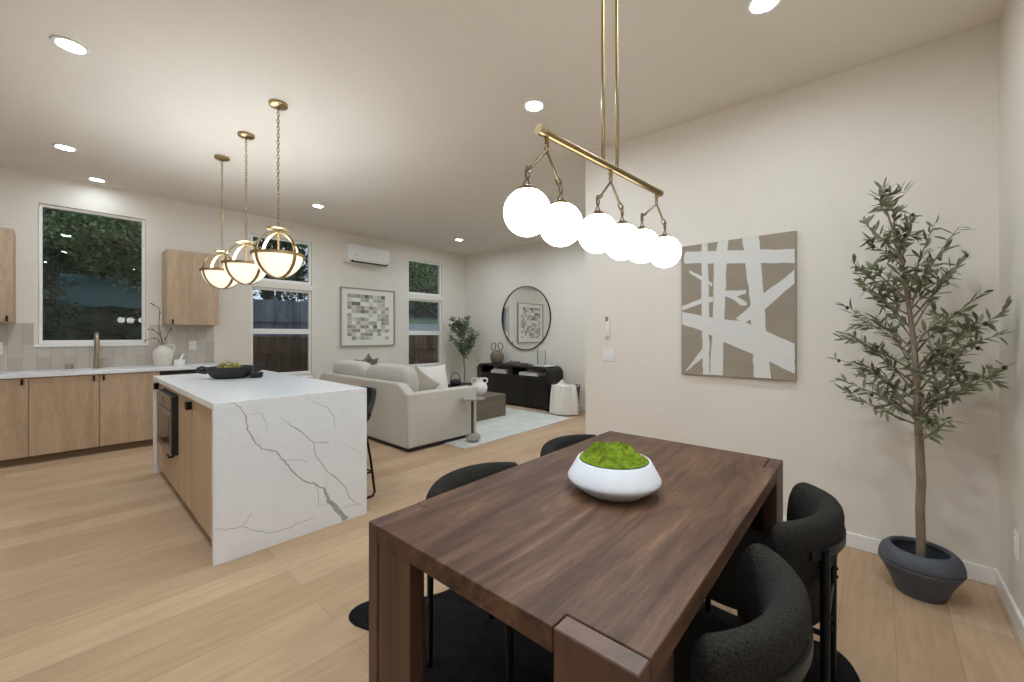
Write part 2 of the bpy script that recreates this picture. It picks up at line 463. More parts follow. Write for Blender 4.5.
for i, (x, y, lab) in enumerate(spots):
    if i == 0: dl.location = (x, y, ceil_z(y) - .004); dl['label'] = lab; o = dl
    else: o = dup(dl, (x, y, ceil_z(y) - .004), 0, lab)
    o.rotation_euler.x = math.atan(.0205)
    if i in (2, 6, 8, 12):
        c_ = [c for c in o.children if c.name.startswith('diffuser')][0]; c_.data = c_.data.copy(); c_.data.materials[0] = M['led_low'] if i == 2 else M['led_mid'] if i == 6 else M['led_high']

# ------------------------------------------------------------------ kitchen run
YC = 6.30   # face of base cabinets
def handle_tab(parent, x, y, z, name='handle'):
    b = nb(); box(b, x - .008, x + .008, y - .028, y, z - .03, z + .03, .003, 1); return obj(name, b, M['black'], parent)
def base_cab(x0, x1, doors, label, group='oak base cabinets under the window'):
    t = thing('base_cabinet', label, 'cabinet', ((x0 + x1) / 2, YC + .28, 0), 0, group)
    c = Vector(t.location)
    def L(*a): return (a[0] - c.x, a[1] - c.x, a[2] - c.y, a[3] - c.y, a[4], a[5])
    b = nb(); box(b, *L(x0, x1, YC + .02, YW - .014, .09, .874)); obj('body', b, M['oak_side'], t, 0)
    b = nb(); box(b, *L(x0, x1, YC + .07, YW - .05, 0, .09)); obj('toe_kick', b, M['kick'], t, 0)
    for d0, d1, hx in doors:
        b = nb(); box(b, *L(d0 + .0025, d1 - .0025, YC, YC + .0195, .085, .868), .0015, 1); d = obj('door', b, M['oak'], t, 0)
        if hx is not None: handle_tab(d, hx - c.x, YC - c.y, .835)
    return t
base_cab(-1.235, -.238, [(-1.235, -.7365, -.76 + .06), (-.7365, -.238, -.279)], 'light oak base cabinet cut by the frame edge, left of the sink doors')
base_cab(-.238, .76, [(-.238, .26, .217), (.26, .76, .293)], 'light oak sink cabinet with paired black tabs, below the faucet')
base_cab(XL + .02, -1.235, [(XL + .02, -1.77, -1.81), (-1.77, -1.235, -1.73)], 'light oak base cabinet in the kitchen corner beyond the frame')
t = thing('dishwasher', 'dark topped dishwasher panel under the counter, behind the marble island', 'dishwasher', (1.08, YC + .28, 0))
b = nb(); box(b, -.318, .318, -.26, .25, .09, .873); obj('body', b, M['blackm'], t, 0)
b = nb(); box(b, -.315, .315, -.28, -.262, .09, .80, .002, 1); obj('door', b, M['oak'], t, 0)
b = nb(); box(b, -.315, .315, -.285, -.262, .805, .87, .002, 1); obj('control_strip', b, M['darkglass'], t, 0)
b = nb(); box(b, -.315, .315, -.2, .2, 0, .088); obj('toe_kick', b, M['kick'], t, 0)
b = nb(); box(b, XL + .002, 1.41, YC - .025, YW - .013, .875, .915, .003, 1)
tag(obj('countertop', b, M['quartz'], None, 0), 'long white quartz worktop along the window wall', 'countertop')

def upper_cab(x0, x1, z0, z1, hx, label):
    t = thing('upper_cabinet', label, 'cabinet', ((x0 + x1) / 2, 6.68, z0), 0, 'oak wall cabinets beside the kitchen window')
    w = (x1 - x0) / 2
    b = nb(); box(b, -w, w, -.16, .168, 0, z1 - z0, .001, 1); obj('body', b, M['oak_side'], t, 0)
    b = nb(); box(b, -w + .002, w - .002, -.181, -.1605, .001, z1 - z0 - .001, .0015, 1); d = obj('door', b, M['oak'], t, 0)
    handle_tab(d, hx - (x0 + x1) / 2, -.181, .035)
upper_cab(.847, 1.385, 1.43, 2.36, .905, 'light oak wall cabinet between the kitchen window and the pendants')
upper_cab(-.88, -.346, 1.43, 2.375, -.385, 'light oak wall cabinet cut by the frame edge, left of the kitchen window')

# faucet and small deck fittings
t = thing('faucet', 'champagne metal kitchen faucet standing before the window sill', 'faucet', (.25, 6.70, .9155))
b = nb(); lathe(b, [(0, 0), (.03, 0), (.03, .01), (.024, .015), (.022, .13), (0, .13)], 24); obj('body', b, M['nickel'], t)
b = nb(); tube(b, [(0, 0, .12), (0, 0, .30), (0, -.02, .36), (0, -.06, .395), (0, -.1, .40), (0, -.14, .38), (0, -.155, .34), (0, -.16, .29)], [.019] * 7 + [.02], 14); obj('spout', b, M['nickel'], t)
b = nb(); tube(b, [(0, -.16, .29), (0, -.16, .2)], [.022, .024], 14); obj('spray_head', b, M['nickel'], t)
b = nb(); tube(b, [(.015, 0, .1), (.05, 0, .1)], .014, 12); tube(b, [(.05, 0, .1), (.1, -.005, .105)], [.009, .007], 10); obj('lever', b, M['nickel'], t)
for i, (x, lab) in enumerate(((.022, 'small metal deck button, outer one of the pair behind the sink'), (.062, 'small metal deck button, inner one of the pair nearer the faucet'))):
    b = nb(); lathe(b, [(0, 0), (.012, 0), (.012, .05), (.009, .062), (0, .062)], 16)
    tag(obj('deck_button', b, M['nickel'], None, 40, (x, 6.76, .9155)), lab, 'button', 'metal deck buttons by the sink')

def plate(name, loc, axis, w, h, label, rockers=2, cat='outlet'):
    t = thing(name, label, cat, loc)
    def P(a0, a1, d0, d1, z0, z1, bev):
        b = nb()
        if axis == 'y': box(b, a0, a1, -d1, -d0, z0, z1, bev, 1)
        elif axis == '-y': box(b, a0, a1, d0, d1, z0, z1, bev, 1)
        else: box(b, -d1, -d0, a0, a1, z0, z1, bev, 1)
        return b
    obj('cover_plate', P(-w / 2, w / 2, 0, .006, -h / 2, h / 2, .002), M['white'], t, 0)
    for i in range(rockers):
        c = (i - (rockers - 1) / 2) * w / rockers * .95
        obj('rocker', P(c - .016, c + .016, .006, .011, -.034, .034, .002), M['white'], t, 0)
plate('wall_outlet', (1.16, YW - .0125, 1.16), 'y', .085, .125, 'white outlet plate on the tile beside the cream jug', 1)
plate('wall_outlet', (-.475, YW - .0125, 1.16), 'y', .085, .125, 'white outlet plate on the tile at the very edge of the frame', 1)
plate('light_switch', (XA - .0005, 1.78, 1.127), 'x', .118, .118, 'white double light switch on the wall beside the taupe painting', 2, 'light switch')
plate('wall_outlet', (2.86, YF + .0005, .36), '-y', .075, .12, 'white outlet plate low on the wall beside the potted tree', 1)
t = thing('remote_control', 'slim white remote in its wall holder above the double light switch', 'remote control', (XA - .0005, 1.789, 1.375))
b = nb(); box(b, -.012, 0, -.027, .027, -.10, .03, .004, 2); obj('holder', b, M['white'], t, 0)
b = nb(); box(b, -.022, -.0125, -.021, .021, -.09, .095, .005, 2); rc = obj('body', b, M['white'], t)
b = nb(); box(b, -.0235, -.0222, -.015, .015, .045, .088, .0004, 1); obj('display', b, M['grey'], rc, 0)

# jug, twigs, mortar
t = thing('jug', 'cream stoneware jug with one handle on the window worktop', 'jug', (.828, 6.60, .9155))
b = nb(); lathe(b, [(0, 0), (.07, 0), (.078, .01), (.098, .10), (.103, .15), (.098, .185), (.075, .215), (.05, .235), (.045, .25), (.05, .262), (.042, .262), (.038, .25), (.04, .235), (.0, .2)], 36); obj('body', b, M['cream'], t)
b = nb(); tube(b, [(.046, 0, .25), (.085, 0, .262), (.108, 0, .245), (.11, 0, .21), (.095, 0, .18)], .009, 10); obj('handle', b, M['cream'], t)
br = thing('twig_arrangement', 'bare twigs with dark buds standing in the cream jug', 'branches', (.828, 6.60, 1.125))
tw = [[(0, 0, 0), (-.01, 0, .12), (-.05, 0, .2), (-.1, -.01, .24), (-.14, -.01, .245)], [(0, 0, 0), (-.02, .01, .15), (-.04, .01, .3), (-.03, .01, .45)],
      [(-.04, .01, .3), (-.035, .01, .40), (-.03, .01, .5), (-.08, 0, .54), (-.11, 0, .56)], [(0, 0, 0), (-.05, 0, .13), (-.1, 0, .135), (-.15, -.01, .12), (-.17, -.01, .105)], [(0, 0, 0), (.03, .02, .15), (.08, .02, .26)]]
for p in tw:
    b = nb(); tube(b, p, [.0035] * (len(p) - 1) + [.002], 6); obj('twig', b, M['twig'], br)
for q in [(-.14, -.01, .245), (-.11, 0, .56), (-.09, 0, .545), (-.03, .01, .45), (.08, .02, .26), (.07, .02, .235), (-.1, 0, .245), (-.17, -.01, .105), (-.03, .01, .2), (.02, .01, .13), (-.08, 0, .14)]:
    b = nb(); ball(b, q, .011, 8, 0, (1, 1, .7)); obj('bud', b, M['blackm'], br)
t = thing('mortar', 'small white marble mortar next to the cream jug', 'mortar', (.98, 6.56, .9155))
b = nb(); lathe(b, [(0, 0), (.05, 0), (.055, .005), (.058, .07), (.055, .075), (.05, .07), (.04, .03), (0, .022)], 28); obj('bowl', b, M['white'], t)
b = nb(); tube(b, [(-.01, 0, .03), (.012, 0, .08), (.04, 0, .145)], [.017, .011, .013], 12)
tag(obj('pestle', b, M['white'], None, 40, (.98, 6.56, .9155)), 'white pestle leaning in the small marble mortar', 'pestle')

# ------------------------------------------------------------------ island
IX0, IX1, IY0, IY1 = .563, 1.482, 2.77, 5.08
VEINS = {'main': ([(0.652, 0.914), (0.692, 0.876), (0.719, 0.824), (0.73, 0.74), (0.764, 0.66), (0.802, 0.614), (0.879, 0.583), (0.929, 0.506), (0.991, 0.413), (1.055, 0.346), (1.122, 0.31), (1.18, 0.259), (1.203, 0.18), (1.251, 0.118), (1.301, 0.041), (1.33, 0.003)], .012),
 'second': ([(0.905, 0.79), (0.96, 0.733), (1.034, 0.671), (1.104, 0.593), (1.122, 0.497), (1.191, 0.386), (1.264, 0.308), (1.326, 0.23), (1.351, 0.148), (1.403, 0.095), (1.443, 0.075)], .008),
 'a': ([(1.104, 0.589), (1.156, 0.579), (1.21, 0.573)], .007), 'b': ([(0.568, 0.208), (0.632, 0.185), (0.701, 0.177), (0.755, 0.137), (0.849, 0.086), (0.949, 0.079), (1.034, 0.095), (1.122, 0.093)], .006),
 'c': ([(0.701, 0.177), (0.737, 0.217), (0.751, 0.243)], .005), 'd': ([(1.055, 0.889), (1.111, 0.853), (1.191, 0.814), (1.239, 0.748), (1.251, 0.661)], .0045),
 'e': ([(0.733, 0.829), (0.802, 0.827), (0.826, 0.766), (0.834, 0.711)], .0035), 'f': ([(0.929, 0.513), (1.012, 0.498), (1.077, 0.472)], .004), 'g': ([(1.122, 0.305), (1.14, 0.235), (1.134, 0.166), (1.168, 0.156), (1.203, 0.164)], .005),
 'h': ([(1.301, 0.095), (1.364, 0.095), (1.438, 0.084)], .005), 'i': ([(1.18, 0.259), (1.196, 0.313)], .004), 'j': ([(1.338, 0.523), (1.39, 0.487), (1.448, 0.437)], .0035)}
isl = thing('kitchen_island', 'large kitchen island with white veined waterfall quartz', 'kitchen island', ((IX0 + IX1) / 2, (IY0 + IY1) / 2, 0))
ic = Vector(isl.location)
def L3(x0, x1, y0, y1, z0, z1): return (x0 - ic.x, x1 - ic.x, y0 - ic.y, y1 - ic.y, z0, z1)
b = nb(); box(b, *L3(IX0, IX1, IY0, IY1, .875, .915), .002, 1); obj('worktop', b, M['quartz'], isl, 0)
b = nb(); box(b, *L3(IX0, IX1, IY0, IY0 + .04, 0, .8745), .0015, 1)
def vein_ribbon(bm, pts, w, seed, grow=1.0):
    rnd = random.Random(seed); out = []
    for (x0, z0), (x1, z1) in zip(pts, pts[1:]):
        n = max(2, int(math.hypot(x1 - x0, z1 - z0) / .012))
        for i in range(n):
            q = i / n; out.append((x0 + (x1 - x0) * q + rnd.uniform(-.004, .004), z0 + (z1 - z0) * q + rnd.uniform(-.004, .004)))
    out.append(pts[-1])
    yy = IY0 - ic.y - .0003
    prev = None; N = len(out)
    for i, (x, z) in enumerate(out):
        a = out[max(0, i - 1)]; c = out[min(N - 1, i + 1)]
        d = Vector((c[0] - a[0], c[1] - a[1])); d.normalize(); n_ = Vector((-d.y, d.x))
        tt = i / (N - 1); wn = .72 * (wn if i else .6) + .28 * rnd.uniform(.2, 1.1); k = w * wn * min(1, .4 + 5 * tt, .4 + 5 * (1 - tt) if grow == 1 else 9) * (1 + (grow - 1) * max(0, tt - .72) / .28)
        cur = [bm.verts.new((min(IX1 - .002, max(IX0 + .002, x + s * n_.x * k / 2)) - ic.x, yy, min(.913, max(.001, z + s * n_.y * k / 2)))) for s in (-1, 1)]
        if prev:
            f = bm.faces.new((prev[0], cur[0], cur[1], prev[1])); f.material_index = 1
        prev = cur
for k, (p, w) in VEINS.items(): vein_ribbon(b, p, w, k, 5.5 if k == 'main' else 1.0)
obj('waterfall_panel', b, [M['quartz'], M['vein']], isl, 0)
b = nb(); box(b, *L3(IX0, IX1, IY1 - .04, IY1, 0, .8745), .0015, 1); obj('waterfall_panel', b, M['quartz'], isl, 0)
b = nb(); box(b, *L3(.607, 1.16, IY0 + .0405, IY1 - .0405, .085, .8745)); obj('body', b, M['oak_side'], isl, 0)
b = nb(); box(b, *L3(.65, 1.12, IY0 + .0405, IY1 - .0405, 0, .0845)); obj('toe_kick', b, M['kick'], isl, 0)
FX = .587
def front(name, y0, y1, z0, z1):
    b = nb(); box(b, *L3(FX, FX + .0195, y0 + .002, y1 - .002, z0, z1), .0015, 1); return obj(name, b, M['oak'], isl, 0)
def bar_handle(parent, y, z, ln=.07):
    b = nb(); box(b, FX - .035 - ic.x, FX - .026 - ic.x, y - ln / 2 - ic.y, y + ln / 2 - ic.y, z - .007, z + .007, .002, 1)
    for s in (-1, 1): box(b, FX - .03 - ic.x, FX - ic.x, y + s * (ln / 2 - .012) - .006 - ic.y, y + s * (ln / 2 - .012) + .006 - ic.y, z - .006, z + .006)
    obj('handle', b, M['black'], parent)
def tab_x(parent, y, z):
    b = nb(); box(b, FX - .034 - ic.x, FX - ic.x, y - .018 - ic.y, y + .018 - ic.y, z - .03, z + .025, .003, 1); box(b, FX - .034 - ic.x, FX - .026 - ic.x, y - .06 - ic.y, y + .018 - ic.y, z - .008, z + .012, .002, 1); obj('handle', b, M['black'], parent)
d = front('door', IY0 + .042, 3.41, .085, .868)
d = front('door', 3.41, 3.97, .085, .868); tab_x(d, 3.50, .82)
d = front('drawer', 3.97, 4.66, .085, .375); bar_handle(d, 4.2, .335, .12)
front('filler', 3.97, 4.66, .835, .868)
d = front('door', 4.66, IY1 - .042, .085, .868); tab_x(d, 4.95, .83)
# microwave drawer: slides into the island but lifts out as an appliance
t = thing('microwave', 'built-in steel microwave drawer with dark glass in the island side', 'microwave', (FX, 4.315, .38))
b = nb(); box(b, -.037, .019, -.335, .335, 0, .45, .003, 1); obj('body', b, M['blackm'], t, 0)
b = nb(); box(b, -.047, -.0375, -.333, .333, .002, .335, .002, 1); d = obj('door', b, M['steel'], t, 0)
b = nb(); box(b, -.049, -.0472, -.29, .29, .06, .29, .0006, 1); obj('door_glass', b, M['darkglass'], d, 0)
b = nb(); box(b, -.047, -.0375, -.333, .333, .342, .448, .002, 1); d = obj('control_panel', b, M['steel'], t, 0)
b = nb(); box(b, -.0486, -.0472, -.04, .06, .37, .42, .0004, 1); obj('display', b, M['darkglass'], d, 0)

# pan, flowers, small bowl on the island
t = thing('cast_iron_pan', 'wide black two-handled pan on the white island top', 'pan', (1.01, 4.33, .9155), R(-13))
b = nb(); lathe(b, [(0, 0), (.115, 0), (.128, .004), (.152, .022), (.170, .05), (.179, .08), (.183, .100), (.176, .102), (.168, .075), (.145, .03), (.115, .014), (0, .012)], 40); obj('body', b, M['castiron'], t)
for s in (-1, 1):
    b = nb(); tube(b, [(s * .176, 0, .094), (s * .21, 0, .104), (s * .238, 0, .094), (s * .240, 0, .072), (s * .215, 0, .056), (s * .172, 0, .052)], .011, 10); obj('handle', b, M['castiron'], t)
b = nb(); rnd = random.Random(3)
for i in range(150):
    a = rnd.uniform(0, 2 * PI); r = .09 * math.sqrt(rnd.random())
    p = Vector((r * math.cos(a), r * math.sin(a), .0 + rnd.uniform(.05, .09) + .06 * (1 - r / .09)))
    leaf(b, p, Vector((rnd.uniform(-1, 1), rnd.uniform(-1, 1), rnd.uniform(.1, 1))), Vector((0, 0, 1)), rnd.uniform(.02, .04), .018)
ball(b, (0, 0, .048), .085, 16, 0, (1, 1, .5))
tag(obj('flower_heads', b, M['yellow'], None, 40, (1.0, 4.35, .9285)), 'yellow-green blossoms heaped inside the black pan', 'flowers')
b = nb(); lathe(b, [(0, 0), (.042, 0), (.05, .01), (.06, .045), (.056, .047), (.044, .014), (0, .008)], 28)
tag(obj('bowl', b, M['castiron'], None, 40, (1.165, 4.18, .9155)), 'small black bowl beside the large black pan on the island', 'bowl')

# ------------------------------------------------------------------ pendants over the island
def pendant_proto(drop):
    t = thing('pendant_light', '', 'pendant light', group='brass bowl pendants over the island')
    r = .168
    b = nb(); lathe(b, [(0, 0), (.062, 0), (.062, -.018), (.05, -.024), (.012, -.028), (.012, -.04), (0, -.04)], 28); obj('canopy', b, M['brass'], t)
    b = nb(); z = -.04; i = 0; end = -drop + r + .05
    while z > end:
        pts = []
        for k in range(12):
            a = 2 * PI * k / 12; u, w = .0085 * math.cos(a), .017 * math.sin(a)
            pts.append((u, 0, z - .012 + w) if i % 2 else (0, u, z - .012 + w))
        tube(b, pts, .0026, 5, True); z -= .026; i += 1
    obj('chain', b, M['brass'], t)
    zr = -drop
    b = nb(); lathe(b, [(0, 0), (.070, 0), (.074, .004), (.074, .010), (.02, .016), (.012, .03), (0, .03)], 28, (0, 0, zr + r + .016)); obj('cap', b, M['brass'], t)
    b = nb(); tube(b, [(0, 0, zr + r + .018), (0, 0, zr + .004)], .006, 10); obj('stem', b, M['brass'], t)
    for ang in (R(20), R(110)):
        b = nb(); n = 56; ux, uy = math.cos(ang), math.sin(ang); px, py = -uy, ux; vs = []
        for k in range(n):
            a = 2 * PI * k / n; row = []
            for rad, wd in ((r + .004, .011), (r + .004, -.011), (r - .001, -.011), (r - .001, .011)):
                row.append(b.verts.new((ux * math.cos(a) * rad + px * wd, uy * math.cos(a) * rad + py * wd, zr + math.sin(a) * rad)))
            vs.append(row)
        for k in range(n):
            A, B = vs[k], vs[(k + 1) % n]
            for j in range(4): b.faces.new((A[j], A[(j + 1) % 4], B[(j + 1) % 4], B[j]))
        bmesh.ops.recalc_face_normals(b, faces=b.faces[:])
        obj('band', b, M['brass'], t)
    b = nb(); lathe(b, [(r - .004, -.010), (r + .009, -.010), (r + .009, .010), (r - .004, .010), (r - .004, -.010)], 48, (0, 0, zr)); obj('ring', b, M['brass'], t)
    b = nb(); rr = r - .006
    lathe(b, [(rr * math.cos(a), -rr * math.sin(a)) for a in [i * PI / 24 for i in range(12)]] + [(0, -rr)] + [], 40, (0, 0, zr))
    obj('glass_bowl', b, M['bowlglass'], t)
    b = nb(); lathe(b, [(rr - .004, 0), (rr - .01, .003), (0, .003), (0, -.004), (rr - .004, -.004), (rr - .004, 0)], 40, (0, 0, zr)); obj('diffuser', b, M['bulb'], t)
    return t
PD = [(1.055, 3.27, 'brass pendant with half-glass globe, closest of the island row'), (1.044, 4.01, 'brass pendant with half-glass globe, middle of the island row'), (1.03, 4.73, 'brass pendant with half-glass globe, farthest of the island row')]
pp = pendant_proto(ceil_z(3.9) - 1.899)
for i, (x, y, lab) in enumerate(PD):
    if i == 0: pp.location = (x, y, ceil_z(y) - .001); pp['label'] = lab
    else: dup(pp, (x, y, ceil_z(y) - .001), 0, lab)

# ------------------------------------------------------------------ chandelier
A0, A1 = Vector((.944, .748, 1.908)), Vector((1.718, .700, 1.908))
ch = thing('chandelier', 'long brass bar chandelier with six white globes over the dining table', 'chandelier', ((A0.x + A1.x) / 2, (A0.y + A1.y) / 2, 1.908))
cc = Vector(ch.location); a0, a1 = A0 - cc, A1 - cc; ax = (a1 - a0).normalized()
b = nb(); tube(b, [a0, a1], .0125, 20); obj('bar', b, M['brass_dark'], ch)
for e, s in ((a0, -1), (a1, 1)):
    b = nb(); tube(b, [e + ax * (.004 * s), e - ax * (.02 * s)], .0145, 20); obj('end_cap', b, M['brass'], ch)
zc = ceil_z(cc.y) - cc.z
for dx in (-.048, .044):
    p = ax * dx
    b = nb(); tube(b, [p + Vector((0, 0, .0)), p + Vector((0, 0, zc - .02))], .0062, 12); obj('rod', b, M['brass_dark'], ch)
b = nb(); box(b, -.16, .16, -.03, .03, zc - .022, zc - .002, .004, 2); obj('canopy', b, M['brass_dark'], ch)
GR = .068
GZ = {.894: 1.652, 1.046: 1.646, 1.25: 1.654, 1.412: 1.651, 1.562: 1.658, 1.764: 1.663}
hooks = [.978, 1.332, 1.686]
gx = [(.894, 1.046), (1.25, 1.412), (1.562, 1.764)]
def on_bar(x): q = (x - A0.x) / (A1.x - A0.x); return a0.lerp(a1, q)
for hx, pair in zip(hooks, gx):
    h = on_bar(hx)
    b = nb(); tube(b, [h + Vector((0, 0, -.005)), h + Vector((0, 0, -.03))], .0075, 12)
    tube(b, [h + Vector((.009 * math.cos(2 * PI * k / 12), 0, -.042 + .013 * math.sin(2 * PI * k / 12))) for k in range(12)], .003, 6, True)
    obj('hook', b, M['brass_dark'], ch)
    for x in pair:
        g = on_bar(x); gz = GZ[x] - 1.908
        top = Vector((g.x, g.y, gz + GR))
        s = Vector((h.x, h.y, -.052)); e = top + Vector((0, 0, .05)); d = (e - s)
        b = nb(); tube(b, [s, s + d * .78], .0042, 10)
        lp = s + d * .86; dn = d.normalized(); sd = Vector((0, 1, 0))
        tube(b, [lp + dn * (.016 * math.cos(2 * PI * k / 14)) + sd * (.008 * math.sin(2 * PI * k / 14)) for k in range(14)], .003, 6, True)
        lp2 = e; 
        tube(b, [lp2 + Vector((.008 * math.sin(2 * PI * k / 14), 0, -.004 + .018 * math.cos(2 * PI * k / 14))) for k in range(14)], .003, 6, True)
        tube(b, [top + Vector((0, 0, .008)), top + Vector((-.016, 0, .008)), top + Vector((0, 0, .034)), top + Vector((.016, 0, .008)), top + Vector((0, 0, .008))], .0024, 6)
        obj('arm', b, M['brass_arm'], ch)
        b = nb(); ball(b, (g.x, g.y, gz), GR, 40); gl = obj('globe', b, M['globe'], ch)
        b = nb(); lathe(b, [(0, .010), (.012, .010), (.03, -.002), (.034, -.008), (.033, -.010), (0, -.002)], 28, top); obj('globe_cap', b, M['brass_dark'], gl)

# ------------------------------------------------------------------ dining table
TR = R(1.1)
tb = thing('dining_table', 'chunky dark wood dining table with notched corner legs', 'dining table', (1.32, .695, 0), TR)
hx, hy = .7275, .4035
LW, LT = .165, .047     # long and thin side of the corner boards
b = nb()
# slab with the four notches of the full-height boards
out = [(-hx + LW, hy), (-hx + LW, hy - LT), (-hx, hy - LT), (-hx, -hy + LW), (-hx + LT, -hy + LW), (-hx + LT, -hy), (hx - LW, -hy), (hx - LW, -hy + LT), (hx, -hy + LT), (hx, hy - LW), (hx - LT, hy - LW), (hx - LT, hy)]
g = .0022
poly(b, [(x, y, .711) for x, y in out], (0, 0, .049))
bmesh.ops.bevel(b, geom=[e for e in b.edges if e.calc_length() > .02], offset=.0018, segments=1, affect='EDGES')
obj('tabletop', b, M['table'], tb, 0)
boards = [((-hx, -hx + LW - g, hy - LT + g, hy), (-hx + .004, -hx + LT, hy - LW - .03, hy - LT + g - .001)),
          ((-hx, -hx + LT - g, -hy, -hy + LW - g), (-hx + LT - g + .001, -hx + LW, -hy + .004, -hy + LT)),
          ((hx - LW + g, hx, -hy, -hy + LT - g), (hx - LT, hx - .004, -hy + LT - g + .001, -hy + LW)),
          ((hx - LT + g, hx, hy - LW + g, hy), (hx - LW, hx - LT + g - .001, hy - LT, hy - .004))]
for (f, s), mm in zip(boards, (0, 1, 0, 1)):
    b = nb(); box(b, f[0], f[1], f[2], f[3], .0, .7595, .0025, 1); box(b, s[0], s[1], s[2], s[3], 0, .7105, .0025, 1)
    obj('leg', b, M['table_leg'], tb, 0)

# bowl and moss
b = nb()
prof = [(0, 0), (.085, 0), (.098, .004), (.150, .042), (.1555, .05), (.1555, .056), (.150, .066), (.124, .112), (.121, .115), (.117, .114), (.116, .110), (.144, .06), (.142, .05), (.09, .012), (0, .012)]
lathe(b, prof, 64)
tag(obj('bowl', b, M['bowl'], None, 35, (1.269, .679, .7605)), 'white angular ceramic bowl in the middle of the dining table', 'bowl')
b = nb(); NR, NA = 26, 96; rings = []
for i in range(NR + 1):
    r = .1195 * i / NR; row = []
    for j in range(NA):
        a = 2 * PI * j / NA; x, y = r * math.cos(a), r * math.sin(a)
        # two humps side by side across the view, with radial ridges
        u, v = x * .672 - y * .741, x * .741 + y * .672
        z = .038 * math.exp(-(((u + .052) / .050) ** 2 + ((v - .005) / .085) ** 2)) + .042 * math.exp(-(((u - .034) / .058) ** 2 + ((v - .005) / .085) ** 2))
        z += .008 * math.sin(7 * math.atan2(v - .01, u + .045) ) * math.exp(-((u + .05) / .05) ** 2) * min(1, r / .03)
        z += .008 * math.sin(6 * math.atan2(v - .01, u - .035) + 1) * math.exp(-((u - .04) / .06) ** 2) * min(1, r / .03)
        z += .008 * mnoise.noise(Vector((x * 45, y * 45, 1))) + .004 * mnoise.noise(Vector((x * 160, y * 160, 2)))
        z = z * (1 - (r / .1195) ** 8) 
        row.append(b.verts.new((x * .965, y * .965, z + .004)))
    rings.append(row)
for A, B in zip(rings, rings[1:]):
    for j in range(NA): b.faces.new((A[j], B[j], B[(j + 1) % NA], A[(j + 1) % NA]))
bmesh.ops.remove_doubles(b, verts=b.verts[:], dist=1e-5)
bot = [b.verts.new((.115 * math.cos(2 * PI * j / NA), .115 * math.sin(2 * PI * j / NA), -.02)) for j in range(NA)]
tag(obj('moss', b, M['moss'], None, 60, (1.269, .679, .8645)), 'bright green moss mounded in the white table bowl', 'moss')

